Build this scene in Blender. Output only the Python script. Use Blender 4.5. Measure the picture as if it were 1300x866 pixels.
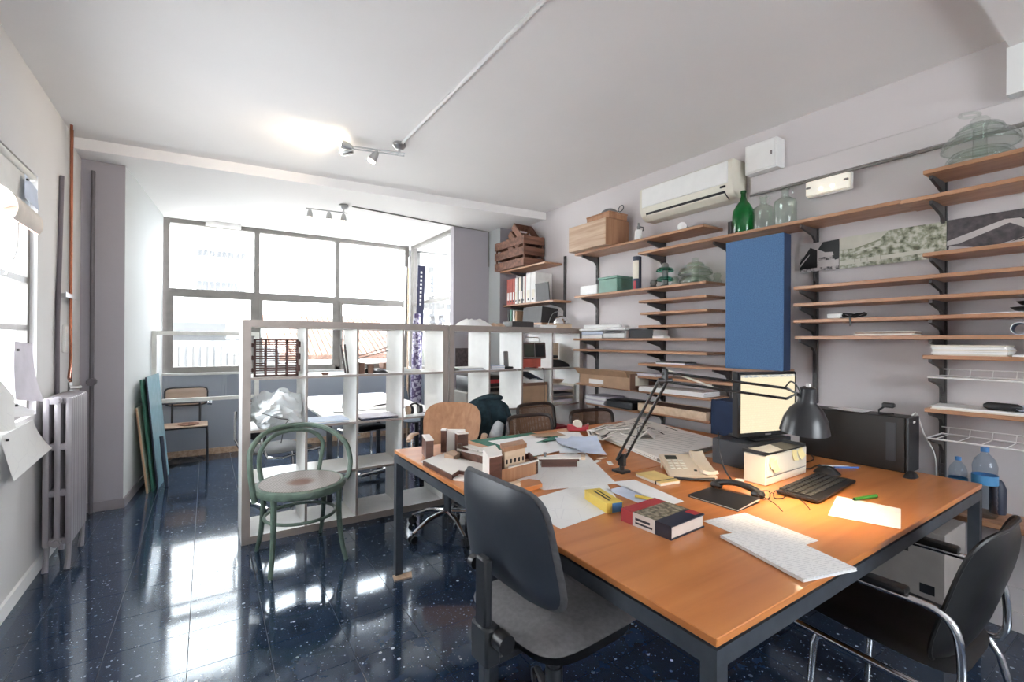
import bpy, bmesh, math, random
from mathutils import Matrix, Vector, noise
random.seed(7)
PI = math.pi
SC = bpy.context.scene
COL = SC.collection
for o in list(bpy.data.objects):
    bpy.data.objects.remove(o)

# ---------------------------------------------------------------- camera
cam = bpy.data.cameras.new('camera')
cam.sensor_width = 36.0
cam.lens = 589.2572 / 1300 * 36.0
cam.clip_start = 0.02
camo = bpy.data.objects.new('camera', cam)
COL.objects.link(camo)
_y, _p, _r = math.radians(33.3313), math.radians(0.0541), math.radians(-0.378)
F0 = Vector((math.sin(_y), math.cos(_y), 0)); R0 = Vector((math.cos(_y), -math.sin(_y), 0)); U0 = Vector((0, 0, 1))
F2 = F0 * math.cos(_p) + U0 * math.sin(_p); U2 = U0 * math.cos(_p) - F0 * math.sin(_p)
RX = R0 * math.cos(_r) - U2 * math.sin(_r); UX = R0 * math.sin(_r) + U2 * math.cos(_r)
camo.matrix_world = Matrix(((RX.x, UX.x, -F2.x, 0), (RX.y, UX.y, -F2.y, 0), (RX.z, UX.z, -F2.z, 1.3564), (0, 0, 0, 1)))
SC.camera = camo

# ---------------------------------------------------------------- sky, exposure
SKY = 10.5
w = bpy.data.worlds.new('sky'); SC.world = w; w.use_nodes = True
wn = w.node_tree.nodes; wl = w.node_tree.links
wn.clear()
wo = wn.new('ShaderNodeOutputWorld'); wb = wn.new('ShaderNodeBackground')
wb.inputs['Color'].default_value = (0.89, 0.95, 1.0, 1); wb.inputs['Strength'].default_value = SKY
wl.new(wb.outputs[0], wo.inputs[0])
SC.view_settings.view_transform = 'Standard'
SC.view_settings.look = 'None'
SC.view_settings.gamma = 1.0
SC.view_settings.use_curve_mapping = False
SC.view_settings.exposure = 0.78
SC.cycles.use_denoising = True
SC.cycles.max_bounces = 10
SC.cycles.diffuse_bounces = 6
SC.cycles.glossy_bounces = 4
SC.cycles.transmission_bounces = 8
SC.cycles.transparent_max_bounces = 16
SC.cycles.caustics_reflective = False
SC.cycles.caustics_refractive = False
SC.cycles.sample_clamp_indirect = 6.0

sun = bpy.data.lights.new('sun', 'SUN'); sun.energy = 14.0; sun.angle = .01; sun.color = (1, .96, .9)
suno = bpy.data.objects.new('sun', sun); COL.objects.link(suno)
suno.rotation_euler = Vector((-.30, .42, -.86)).to_track_quat('-Z', 'Y').to_euler()

# ---------------------------------------------------------------- materials
MATS = {}
def nodes(name):
    m = bpy.data.materials.new(name); m.use_nodes = True
    nt = m.node_tree; nt.nodes.clear()
    out = nt.nodes.new('ShaderNodeOutputMaterial')
    b = nt.nodes.new('ShaderNodeBsdfPrincipled'); nt.links.new(b.outputs[0], out.inputs[0])
    MATS[name] = m
    return m, nt, b
def N(nt, t, **kw):
    n = nt.nodes.new(t)
    for k, v in kw.items():
        if k in n.inputs: n.inputs[k].default_value = v
        else: setattr(n, k, v)
    return n
def coord(nt, kind='Object', scale=(1, 1, 1), rot=(0, 0, 0)):
    mp = N(nt, 'ShaderNodeMapping'); mp.inputs['Scale'].default_value = scale; mp.inputs['Rotation'].default_value = rot
    if kind == 'World':
        g = N(nt, 'ShaderNodeNewGeometry'); nt.links.new(g.outputs['Position'], mp.inputs[0])
    else:
        t = N(nt, 'ShaderNodeTexCoord'); nt.links.new(t.outputs[kind], mp.inputs[0])
    return mp.outputs[0]
def ramp(nt, fac, stops, interp='LINEAR'):
    r = N(nt, 'ShaderNodeValToRGB'); r.color_ramp.interpolation = interp
    e = r.color_ramp.elements
    while len(e) > 1: e.remove(e[-1])
    e[0].position = stops[0][0]; e[0].color = (*stops[0][1], 1)
    for p, c in stops[1:]:
        x = e.new(p); x.color = (*c, 1)
    nt.links.new(fac, r.inputs[0]); return r.outputs[0]
def mix(nt, fac, a, b, blend='MIX'):
    m = N(nt, 'ShaderNodeMix', data_type='RGBA', blend_type=blend)
    for s, v in ((0, fac), (6, a), (7, b)):
        if isinstance(v, (int, float)): m.inputs[s].default_value = v
        elif isinstance(v, tuple): m.inputs[s].default_value = (*v, 1) if len(v) == 3 else v
        else: nt.links.new(v, m.inputs[s])
    return m.outputs[2]
def bump(nt, b, h, strength=.2, dist=.002):
    n = N(nt, 'ShaderNodeBump'); n.inputs['Strength'].default_value = strength; n.inputs['Distance'].default_value = dist
    nt.links.new(h, n.inputs['Height']); nt.links.new(n.outputs[0], b.inputs['Normal'])
def mat(name, c, rough=.5, metal=0, var=.08, scale=12, bmp=0, coat=0, spec=None):
    m, nt, b = nodes(name)
    n = N(nt, 'ShaderNodeTexNoise'); n.inputs['Scale'].default_value = scale; n.inputs['Detail'].default_value = 4
    nt.links.new(coord(nt), n.inputs['Vector'])
    lo = tuple(max(0, x * (1 - var)) for x in c); hi = tuple(min(1, x * (1 + var)) for x in c)
    nt.links.new(ramp(nt, n.outputs[0], [(.3, lo), (.7, hi)]), b.inputs['Base Color'])
    b.inputs['Roughness'].default_value = rough; b.inputs['Metallic'].default_value = metal
    if coat: b.inputs['Coat Weight'].default_value = coat; b.inputs['Coat Roughness'].default_value = .08
    if spec is not None: b.inputs['Specular IOR Level'].default_value = spec
    if bmp: bump(nt, b, n.outputs[0], bmp, .003)
    return m
def wood(name, c1, c2, rough=.45, axis=1, scale=9, coat=0):
    m, nt, b = nodes(name)
    s = [scale * 3] * 3; s[axis] = scale * .22
    v = coord(nt, scale=tuple(s))
    n = N(nt, 'ShaderNodeTexNoise'); n.inputs['Scale'].default_value = 1; n.inputs['Detail'].default_value = 6; n.inputs['Distortion'].default_value = .6
    nt.links.new(v, n.inputs['Vector'])
    nt.links.new(ramp(nt, n.outputs[0], [(.3, c1), (.68, c2)]), b.inputs['Base Color'])
    b.inputs['Roughness'].default_value = rough
    if coat: b.inputs['Coat Weight'].default_value = coat; b.inputs['Coat Roughness'].default_value = .1
    bump(nt, b, n.outputs[0], .06, .001)
    return m
def glassm(name, col=(1, 1, 1), refl=.08, tint=.0):
    # thin clear glazing: lets light straight through, reflects a little at grazing angles
    m = bpy.data.materials.new(name); m.use_nodes = True; nt = m.node_tree; nt.nodes.clear()
    out = N(nt, 'ShaderNodeOutputMaterial'); t = N(nt, 'ShaderNodeBsdfTransparent'); g = N(nt, 'ShaderNodeBsdfGlossy')
    t.inputs[0].default_value = (*col, 1); g.inputs['Roughness'].default_value = .02
    lw = N(nt, 'ShaderNodeLayerWeight'); lw.inputs[0].default_value = .5
    pw = N(nt, 'ShaderNodeMath', operation='POWER'); pw.inputs[1].default_value = 3.5; nt.links.new(lw.outputs['Facing'], pw.inputs[0])
    ml = N(nt, 'ShaderNodeMath', operation='MULTIPLY_ADD'); ml.inputs[1].default_value = .75 if tint else .4; ml.inputs[2].default_value = .045
    nt.links.new(pw.outputs[0], ml.inputs[0])
    mx = N(nt, 'ShaderNodeMixShader'); nt.links.new(ml.outputs[0], mx.inputs[0])
    nt.links.new(t.outputs[0], mx.inputs[1]); nt.links.new(g.outputs[0], mx.inputs[2]); nt.links.new(mx.outputs[0], out.inputs[0])
    MATS[name] = m; return m
def emit(name, c, s):
    m, nt, b = nodes(name)
    b.inputs['Base Color'].default_value = (*c, 1); b.inputs['Emission Color'].default_value = (*c, 1); b.inputs['Emission Strength'].default_value = s
    return m
def plaster(name, c, rough=.8):
    m, nt, b = nodes(name)
    v = coord(nt, 'World')
    n = N(nt, 'ShaderNodeTexNoise'); n.inputs['Scale'].default_value = 1.3; n.inputs['Detail'].default_value = 5; nt.links.new(v, n.inputs['Vector'])
    n2 = N(nt, 'ShaderNodeTexNoise'); n2.inputs['Scale'].default_value = 60; n2.inputs['Detail'].default_value = 3; nt.links.new(v, n2.inputs['Vector'])
    nt.links.new(ramp(nt, n.outputs[0], [(.25, tuple(x * .95 for x in c)), (.75, c)]), b.inputs['Base Color'])
    b.inputs['Roughness'].default_value = rough
    bump(nt, b, n2.outputs[0], .12, .002)
    return m

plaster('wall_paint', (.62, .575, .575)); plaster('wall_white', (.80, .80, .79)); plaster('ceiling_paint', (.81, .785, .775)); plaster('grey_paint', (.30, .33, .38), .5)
plaster('pillar_paint_shaded', (.36, .335, .36)); plaster('wall_left_paint', (.64, .625, .62)); plaster('pillar_paint_lit', (.52, .54, .54))  # pillar tones carry shade on the fronts, window light on the sides
m, nt, b = nodes('terrazzo')
v = coord(nt, 'World')
n = N(nt, 'ShaderNodeTexNoise'); n.inputs['Scale'].default_value = 7; n.inputs['Detail'].default_value = 6; nt.links.new(v, n.inputs['Vector'])
base = ramp(nt, n.outputs[0], [(.3, (.010, .020, .042)), (.7, (.028, .046, .082))])
vo = N(nt, 'ShaderNodeTexVoronoi'); vo.inputs['Scale'].default_value = 36; vo.inputs['Randomness'].default_value = 1; nt.links.new(v, vo.inputs['Vector'])
sp = N(nt, 'ShaderNodeSeparateColor'); nt.links.new(vo.outputs['Color'], sp.inputs[0])
big = N(nt, 'ShaderNodeMath', operation='MULTIPLY_ADD'); nt.links.new(sp.outputs[0], big.inputs[0]); big.inputs[1].default_value = 1.1; big.inputs[2].default_value = -.78
lt = N(nt, 'ShaderNodeMath', operation='LESS_THAN'); nt.links.new(vo.outputs['Distance'], lt.inputs[0]); nt.links.new(big.outputs[0], lt.inputs[1])
chip = ramp(nt, sp.outputs[1], [(0, (.06, .08, .11)), (.6, (.15, .18, .21)), (1, (.55, .58, .62))])
v2 = N(nt, 'ShaderNodeTexVoronoi'); v2.inputs['Scale'].default_value = 95; nt.links.new(v, v2.inputs['Vector'])
s2 = N(nt, 'ShaderNodeSeparateColor'); nt.links.new(v2.outputs['Color'], s2.inputs[0])
b2 = N(nt, 'ShaderNodeMath', operation='MULTIPLY_ADD'); nt.links.new(s2.outputs[0], b2.inputs[0]); b2.inputs[1].default_value = .9; b2.inputs[2].default_value = -.52
l2 = N(nt, 'ShaderNodeMath', operation='LESS_THAN'); nt.links.new(v2.outputs['Distance'], l2.inputs[0]); nt.links.new(b2.outputs[0], l2.inputs[1])
fine = mix(nt, l2.outputs[0], base, ramp(nt, s2.outputs[1], [(0, (.05, .065, .09)), (.7, (.12, .14, .17)), (1, (.5, .53, .56))]))
nt.links.new(mix(nt, lt.outputs[0], fine, chip), b.inputs['Base Color'])
nz = N(nt, 'ShaderNodeTexNoise'); nz.inputs['Scale'].default_value = 3; nz.inputs['Detail'].default_value = 8; nt.links.new(v, nz.inputs['Vector'])
mr = N(nt, 'ShaderNodeMapRange'); mr.inputs[3].default_value = .035; mr.inputs[4].default_value = .15; nt.links.new(nz.outputs[0], mr.inputs[0])
nt.links.new(mr.outputs[0], b.inputs['Roughness']); b.inputs['IOR'].default_value = 1.8; b.inputs['Specular Tint'].default_value = (.80, .91, 1, 1)
bw = N(nt, 'ShaderNodeTexNoise'); bw.inputs['Scale'].default_value = 4.5; bw.inputs['Detail'].default_value = 1; nt.links.new(v, bw.inputs['Vector'])
bump(nt, b, bw.outputs[0], .12, .004)
mat('grout', (.22, .22, .22), .8)
mat('frame_grey', (.20, .185, .17), .45); mat('frame_white', (.72, .71, .67), .4); mat('sill_stone', (.62, .62, .60), .35)
mat('white_board', (.80, .79, .77), .4, var=.03); mat('board_edge', (.30, .25, .225), .5, var=.06)
mat('black_plastic', (.012, .012, .014), .4); mat('dark_metal', (.05, .055, .065), .42, .3); mat('chrome', (.75, .75, .76), .14, 1, var=.02)
mat('steel', (.52, .52, .52), .3, 1, var=.04); mat('paper', (.80, .79, .78), .8, var=.02); mat('cream_plastic', (.70, .66, .56), .42, var=.04)
mat('white_plastic', (.78, .77, .75), .4, var=.03); mat('copper', (.36, .13, .075), .25, 1, var=.2, scale=5); mat('radiator_paint', (.25, .225, .24), .4, var=.05)
wood('shelf_wood', (.34, .165, .085), (.52, .29, .17), .4); wood('orange_veneer', (.50, .165, .042), (.63, .24, .074), .3, axis=0, scale=5, coat=.3)
wood('walnut', (.060, .022, .014), (.15, .062, .040), .5, axis=0); wood('pale_wood', (.55, .40, .27), (.68, .53, .38), .5, axis=0); wood('crate_wood', (.09, .036, .022), (.26, .12, .075), .65)
wood('ply_wood', (.30, .14, .07), (.42, .22, .12), .4, axis=2); wood('box_wood', (.40, .25, .16), (.60, .44, .31), .5)
glassm('window_glass')

# ---------------------------------------------------------------- mesh helpers
class MB:
    def __init__(s, M=None):
        s.bm = bmesh.new(); s.M = M or Matrix.Identity(4)
    def add(s, vs, fs):
        bv = [s.bm.verts.new(s.M @ Vector(v)) for v in vs]
        out = []
        for f in fs:
            try: out.append(s.bm.faces.new([bv[i] for i in f]))
            except ValueError: pass
        return bv, out
    def box(s, x0, y0, z0, x1, y1, z1, b=0, seg=1):
        vs = [(x0, y0, z0), (x1, y0, z0), (x1, y1, z0), (x0, y1, z0), (x0, y0, z1), (x1, y0, z1), (x1, y1, z1), (x0, y1, z1)]
        bv, fs = s.add(vs, [(3, 2, 1, 0), (4, 5, 6, 7), (0, 1, 5, 4), (1, 2, 6, 5), (2, 3, 7, 6), (3, 0, 4, 7)])
        if b: s.bev(fs, b, seg)
        return s
    def bev(s, fs, b, seg=1):
        es = list({e for f in fs for e in f.edges})
        bmesh.ops.bevel(s.bm, geom=es, offset=b, segments=seg, affect='EDGES', profile=.5)
    def prism(s, poly, z0, z1, b=0, seg=1):
        n = len(poly)
        vs = [(x, y, z0) for x, y in poly] + [(x, y, z1) for x, y in poly]
        fs = [tuple(range(n - 1, -1, -1)), tuple(range(n, 2 * n))] + [(i, (i + 1) % n, n + (i + 1) % n, n + i) for i in range(n)]
        bv, f = s.add(vs, fs)
        if b: s.bev(f, b, seg)
        return s
    def cyl(s, p0, p1, r, r2=None, n=14):
        return s.tube([p0, p1], [r, r if r2 is None else r2], n)
    def tube(s, pts, r, n=8, cyc=False, sm=0, flat=1):
        pts = [Vector(p) for p in pts]
        rs = list(r) if isinstance(r, (list, tuple)) else [r] * len(pts)
        if sm:
            q = []; qr = []; L = len(pts)
            for i in range(L if cyc else L - 1):
                g = lambda k: pts[k % L] if cyc else pts[min(max(k, 0), L - 1)]
                gr = lambda k: rs[k % L] if cyc else rs[min(max(k, 0), L - 1)]
                a, b_, c, d = g(i - 1), g(i), g(i + 1), g(i + 2)
                for k in range(sm):
                    t = k / sm
                    q.append(.5 * ((2 * b_) + (c - a) * t + (2 * a - 5 * b_ + 4 * c - d) * t * t + (3 * b_ - a - 3 * c + d) * t ** 3))
                    qr.append(gr(i) * (1 - t) + gr(i + 1) * t)
            if not cyc: q.append(pts[-1]); qr.append(rs[-1])
            pts, rs = q, qr
        L = len(pts); vs = []
        up = None
        for i, p in enumerate(pts):
            t = (pts[(i + 1) % L] - pts[i - 1]) if cyc else (pts[min(i + 1, L - 1)] - pts[max(i - 1, 0)])
            t.normalize()
            if up is None:
                up = Vector((0, 0, 1)) if abs(t.z) < .9 else Vector((1, 0, 0))
            up = (up - t * up.dot(t))
            if up.length < 1e-6: up = t.orthogonal()
            up.normalize(); sd = t.cross(up)
            for k in range(n):
                a = 2 * PI * k / n
                vs.append(p + up * (math.cos(a) * rs[i] * flat) + sd * (math.sin(a) * rs[i]))
        fs = []
        for i in range(L if cyc else L - 1):
            j = (i + 1) % L
            for k in range(n):
                fs.append((i * n + k, i * n + (k + 1) % n, j * n + (k + 1) % n, j * n + k))
        if not cyc: fs += [tuple(range(n - 1, -1, -1)), tuple(range((L - 1) * n, L * n))]
        s.add(vs, fs); return s
    def lathe(s, prof, n=24, c=(0, 0, 0), cap=True):
        vs = []; L = len(prof)
        for r, z in prof:
            for k in range(n):
                a = 2 * PI * k / n
                vs.append((c[0] + r * math.cos(a), c[1] + r * math.sin(a), c[2] + z))
        fs = [(i * n + k, i * n + (k + 1) % n, (i + 1) * n + (k + 1) % n, (i + 1) * n + k) for i in range(L - 1) for k in range(n)]
        if cap: fs += [tuple(range(n - 1, -1, -1)), tuple(range((L - 1) * n, L * n))]
        s.add(vs, fs); return s
    def surf(s, f, nu, nv, th=0.0):
        P = [[Vector(f(i / nu, j / nv)) for j in range(nv + 1)] for i in range(nu + 1)]
        def nrm(i, j):
            a = P[min(i + 1, nu)][j] - P[max(i - 1, 0)][j]; b = P[i][min(j + 1, nv)] - P[i][max(j - 1, 0)]
            c = a.cross(b); return c.normalized() if c.length > 1e-9 else Vector((0, 0, 1))
        W = nv + 1; vs = [P[i][j] for i in range(nu + 1) for j in range(W)]
        fs = [(i * W + j, (i + 1) * W + j, (i + 1) * W + j + 1, i * W + j + 1) for i in range(nu) for j in range(nv)]
        if th:
            o = len(vs); vs += [P[i][j] - nrm(i, j) * th for i in range(nu + 1) for j in range(W)]
            fs += [tuple(reversed([q + o for q in f_])) for f_ in fs]
            rim = [(i * W, (i + 1) * W) for i in range(nu)] + [(nu * W + j, nu * W + j + 1) for j in range(nv)] + [((i + 1) * W + nv, i * W + nv) for i in reversed(range(nu))] + [(j + 1, j) for j in reversed(range(nv))]
            fs += [(b_, a_, a_ + o, b_ + o) for a_, b_ in rim]
        s.add(vs, fs); return s
def rr(w, h, e=4, n=32):
    out = []
    for k in range(n):
        a = 2 * PI * (k + .5) / n; c, d = math.cos(a), math.sin(a)
        out.append((w / 2 * math.copysign(abs(c) ** (2 / e), c), h / 2 * math.copysign(abs(d) ** (2 / e), d)))
    return out
def pad(mb, outline, hf, hb, fn, rings=5, p=4):
    # a cushion or shell: dome hf in front of the rim, hb behind it; fn maps (a, b, depth) to a point
    n = len(outline); vs = []; fs = []
    R = [k / rings for k in range(1, rings + 1)]
    for sgn, hh in ((1, hf), (-1, hb)):
        o = len(vs); vs.append(fn(0, 0, sgn * hh))
        for r in R:
            c = sgn * hh * (1 - r ** p)
            vs += [fn(a * r, b * r, c) for a, b in outline]
        for k in range(n): fs.append((o, o + 1 + k, o + 1 + (k + 1) % n))
        for i in range(rings - 1):
            for k in range(n):
                a = o + 1 + i * n; b = a + n
                fs.append((a + k, b + k, b + (k + 1) % n, a + (k + 1) % n))
    o1 = 1 + (rings - 1) * n; o2 = 1 + rings * n + o1
    fs += [(o1 + k, o2 + k, o2 + (k + 1) % n, o1 + (k + 1) % n) for k in range(n)]
    mb.add(vs, fs); bmesh.ops.remove_doubles(mb.bm, verts=mb.bm.verts[:], dist=1e-6)
    return mb
def tag(o, label, cat, group=None):
    o['label'] = label; o['category'] = cat
    if group: o['group'] = group
    return o
def O(name, mb, m, parent=None, smooth=True, loc=None, rz=0):
    me = bpy.data.meshes.new(name)
    bmesh.ops.recalc_face_normals(mb.bm, faces=mb.bm.faces[:])
    mb.bm.to_mesh(me); mb.bm.free()
    me.materials.append(MATS[m])
    if smooth:
        me.shade_smooth(); me.set_sharp_from_angle(angle=math.radians(38))
    o = bpy.data.objects.new(name, me); COL.objects.link(o)
    if parent: o.parent = parent
    if loc: o.location = loc
    if rz: o.rotation_euler.z = rz
    return o
def T(name, label, cat, loc=(0, 0, 0), rz=0, group=None, rot=None):
    o = bpy.data.objects.new(name, None); COL.objects.link(o); o.location = loc
    o.rotation_euler = rot or (0, 0, rz); o.empty_display_size = .05
    return tag(o, label, cat, group)
def edge_faces(o, m, axis=1, sgn=-1):
    # the front edges of a board carry their own edging strip
    o.data.materials.append(MATS[m])
    for p in o.data.polygons:
        if p.normal[axis] * sgn > .9: p.material_index = 1
    return o
def S(name, mb, m, parent=None, smooth=False):
    o = O(name, mb, m, parent, smooth)
    if not parent: o['kind'] = 'structure'
    return o
def cp(root, loc, rz=None, label=None):
    r = root.copy(); COL.objects.link(r); r.location = loc
    if rz is not None: r.rotation_euler.z = rz
    if label: r['label'] = label
    for ch in list(root.children):
        c = ch.copy(); COL.objects.link(c); c.parent = r
        for g in list(ch.children):
            d = g.copy(); COL.objects.link(d); d.parent = c
    return r
def share(name, src, parent, loc=(0, 0, 0), rot=(0, 0, 0), scale=None):
    o = bpy.data.objects.new(name, src.data); COL.objects.link(o); o.parent = parent; o.location = loc; o.rotation_euler = rot
    if scale: o.scale = scale
    return o
def A(*p): return MB().box(*p)

# ---------------------------------------------------------------- room shell
XL, XR, YW, ZC, ZB, YB = -.82, 3.235, 6.55, 2.834, 2.75, -2.6
fl = S('floor', A(XL - .15, YB - .15, -.12, XR + .15, YW + .15, -.005), 'grout')
xs = [XL] + [x for x in [-.06 + .3 * k for k in range(-5, 14)] if XL + .02 < x < XR - .02] + [XR]
ys = [YB] + [y for y in [2.31 + .3 * k for k in range(-20, 18)] if YB + .02 < y < YW - .02] + [YW]
tiles = []
for i in range(len(xs) - 1):
    for j in range(len(ys) - 1):
        cx, cy = (xs[i] + xs[i + 1]) / 2, (ys[j] + ys[j + 1]) / 2
        q = Vector((cx, cy, -1.3564)); d = q.dot(F2)
        vis = d > .6 and abs(q.dot(RX) / d) < 1.25 and q.dot(UX) / d > -.95
        tiles.append((0 if vis else 1, d if vis else abs(d), xs[i], ys[j], xs[i + 1], ys[j + 1]))
tiles.sort()
def tile_mb(mb, x0, y0, x1, y1, ox=0, oy=0):
    g = .0016
    return mb.box(x0 - ox + g, y0 - oy + g, -.006, x1 - ox - g, y1 - oy - g, 0)
src = {}
for k, (a, d, x0, y0, x1, y1) in enumerate(tiles[:300]):
    key = (round(x1 - x0, 3), round(y1 - y0, 3))
    if key not in src:
        src[key] = O('floor_tile', tile_mb(MB(), 0, 0, *key), 'terrazzo', fl, smooth=False, loc=(x0, y0, 0))
    else:
        share('floor_tile', src[key], fl, (x0, y0, 0))
rest = MB()
for a, d, x0, y0, x1, y1 in tiles[300:]: tile_mb(rest, x0, y0, x1, y1)
rt = O('floor_tiles_beyond', rest, 'terrazzo', fl, smooth=False); rt['kind'] = 'stuff'

# ceiling: main slab, lowered slab over the window bay (its edge runs slightly askew), beam near the camera
S('ceiling', MB().prism([(XL - .2, YB - .2), (XR + .2, YB - .2), (XR + .2, 4.21), (XL - .2, 4.62)], ZC, ZC + .3), 'ceiling_paint')
S('ceiling_bay', MB().prism([(XL - .2, 4.62), (XR + .2, 4.21), (XR + .2, YW + .25), (XL - .2, YW + .25)], ZB, ZC + .3), 'ceiling_paint')
S('trim_1', A(XL, .25, 2.765, XR, .545, ZC), 'ceiling_paint')
S('trim_2', A(3.165, -.3, 2.54, XR, .555, 2.765), 'wall_white')
# left wall with its window opening
wl_ = MB(); wl_.box(XL - .2, YB - .2, 0, XL, 2.25, ZC + .1); wl_.box(XL - .2, 3.745, 0, XL, YW + .1, ZC + .1)
wl_.box(XL - .2, 2.25, 0, XL, 3.745, .92); wl_.box(XL - .2, 2.25, 2.29, XL, 3.745, ZC + .1)
S('wall_left', wl_, 'wall_left_paint')
S('wall_right', A(XR, YB - .2, 0, XR + .2, 4.84, ZC + .1), 'wall_paint')
bk = MB(); bk.box(XL, YB - .2, 0, .4, YB, ZC + .1); bk.box(2.4, YB - .2, 0, XR, YB, ZC + .1); bk.box(.4, YB - .2, 0, 2.4, YB, .9); bk.box(.4, YB - .2, 2.4, 2.4, YB, ZC + .1)
S('wall_back', bk, 'wall_white')
bw_ = S('fill_window', MB().box(.4, YB - .12, .9, .46, YB - .06, 2.4).box(2.34, YB - .12, .9, 2.4, YB - .06, 2.4).box(.46, YB - .12, 2.34, 2.34, YB - .06, 2.4).box(.46, YB - .12, .9, 2.34, YB - .06, .96).box(1.37, YB - .12, .96, 1.43, YB - .06, 2.34), 'frame_white')  # unseen window behind the camera, added to fill the room with daylight
O('pane', A(.46, YB - .095, .96, 2.34, YB - .09, 2.34), 'window_glass', bw_)
# pillars: shaded fronts and daylit side skins, the light put into their colours
S('wall_pillar_left', MB().prism([(XL, 4.836), (-.556, 4.836), (-.42, YW), (XL, YW)], 0, ZB + .02), 'pillar_paint_shaded')
S('wall_pillar_left_side', MB().prism([(-.556, 4.8365), (-.553, 4.8365), (-.417, YW), (-.42, YW)], 0, ZB + .01), 'pillar_paint_lit')
S('wall_pillar_right', MB().prism([(3.0, 4.836), (XR + .2, 4.836), (XR + .2, 5.2), (2.5, 5.2), (2.5, 5.1), (3.0, 5.1)], 0, ZB + .02), 'pillar_paint_shaded')
S('wall_pillar_right_side', A(2.997, 4.837, 0, 3.0, 5.1, ZB + .01), 'pillar_paint_lit')
# window wall: parapet and side parapet of the bay
S('wall_window', A(-.6, YW, 0, 2.7, YW + .2, .94), 'grey_paint')
S('wall_bay', A(2.5, 5.2, 0, 2.62, YW, .94), 'grey_paint')
S('trim_3', A(-.43, YW - .03, .94, 2.56, YW + .22, .965), 'sill_stone')
S('trim_4', A(2.47, 5.2, .94, 2.64, YW - .03, .965), 'sill_stone')
# baseboards
S('baseboard_left', A(XL, YB, 0, XL + .015, 4.83, .075), 'wall_white')
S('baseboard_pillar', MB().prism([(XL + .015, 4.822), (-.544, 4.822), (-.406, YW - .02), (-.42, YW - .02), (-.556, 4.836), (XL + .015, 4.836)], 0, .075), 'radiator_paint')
S('baseboard_window', A(-.40, YW - .014, 0, 2.5, YW, .07), 'box_wood')
S('baseboard_right', MB().box(XR - .03, YB, 0, XR, 3.5, .09).box(XR - .015, YB, .09, XR, 3.5, .2), 'wall_paint')

# main window: frame, three bays of upper panes, lower sashes
win = S('window_1', MB().box(-.43, YW + .05, .965, -.36, YW + .13, ZB).box(2.44, YW + .05, .965, 2.5, YW + .13, ZB).box(-.36, YW + .05, 2.70, 2.44, YW + .13, ZB)
        .box(.49, YW + .05, .965, .55, YW + .13, 2.70).box(1.46, YW + .05, .965, 1.52, YW + .13, 2.70).box(-.36, YW + .045, 1.885, 2.44, YW + .135, 1.945).box(-.36, YW + .05, .965, 2.44, YW + .13, 1.0), 'frame_grey')
for x0, x1 in ((-.36, .49), (.55, 1.46), (1.52, 2.44)):
    O('pane', A(x0, YW + .085, 1.945, x1, YW + .09, 2.70), 'window_glass', win)
    sf = MB(); t = .035
    for bx in ((x0, 1.0, x0 + t, 1.885), (x1 - t, 1.0, x1, 1.885), (x0 + t, 1.0, x1 - t, 1.0 + t), (x0 + t, 1.885 - t, x1 - t, 1.885)):
        sf.box(bx[0], YW + .04, bx[1], bx[2], YW + .085, bx[3])
    sh = O('sash', sf, 'frame_grey', win, smooth=False)
    O('pane', A(x0 + t, YW + .06, 1.0 + t, x1 - t, YW + .065, 1.885 - t), 'window_glass', sh)
    if x0 > 0: O('sash_handle', MB().box(x0 + .008, YW + .015, 1.38, x0 + .026, YW + .04, 1.50, .004).box(x0 + .01, YW + .005, 1.42, x0 + .024, YW + .018, 1.53, .003), 'steel', sh)
O('vent_cover', A(-.02, YW - .05, 2.705, .34, YW + .05, 2.748), 'white_plastic', win)
# side window of the bay
ws = S('window_2', MB().box(2.53, 5.2, .965, 2.59, 5.23, ZB).box(2.53, 6.5, .965, 2.59, YW + .05, ZB).box(2.53, 5.23, 2.71, 2.59, 6.5, ZB).box(2.53, 5.23, .965, 2.59, 6.5, 1.0).box(2.53, 5.23, 1.88, 2.59, 6.5, 1.92), 'frame_grey')
O('pane', A(2.555, 5.23, 1.92, 2.56, 6.5, 2.71), 'window_glass', ws); O('pane', A(2.555, 5.23, 1.0, 2.56, 6.5, 1.88), 'window_glass', ws)
# window in the left wall
wq = MB(); X0, X1 = XL - .075, XL - .03
for bx in ((2.25, .92, 2.29, 2.29), (3.705, .92, 3.745, 2.29), (2.29, 2.25, 3.705, 2.29), (2.29, .92, 3.705, .96), (2.95, .96, 2.98, 2.25), (2.29, 1.665, 3.705, 1.70), (2.29, 1.40, 3.705, 1.43)):
    wq.box(X0, bx[0], bx[1], X1, bx[2], bx[3])
wlw = S('window_3', wq, 'frame_grey')
O('pane', A(XL - .057, 2.29, .96, XL - .052, 2.95, 2.25), 'window_glass', wlw); O('pane', A(XL - .057, 2.98, .96, XL - .052, 3.705, 2.25), 'window_glass', wlw)
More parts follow.
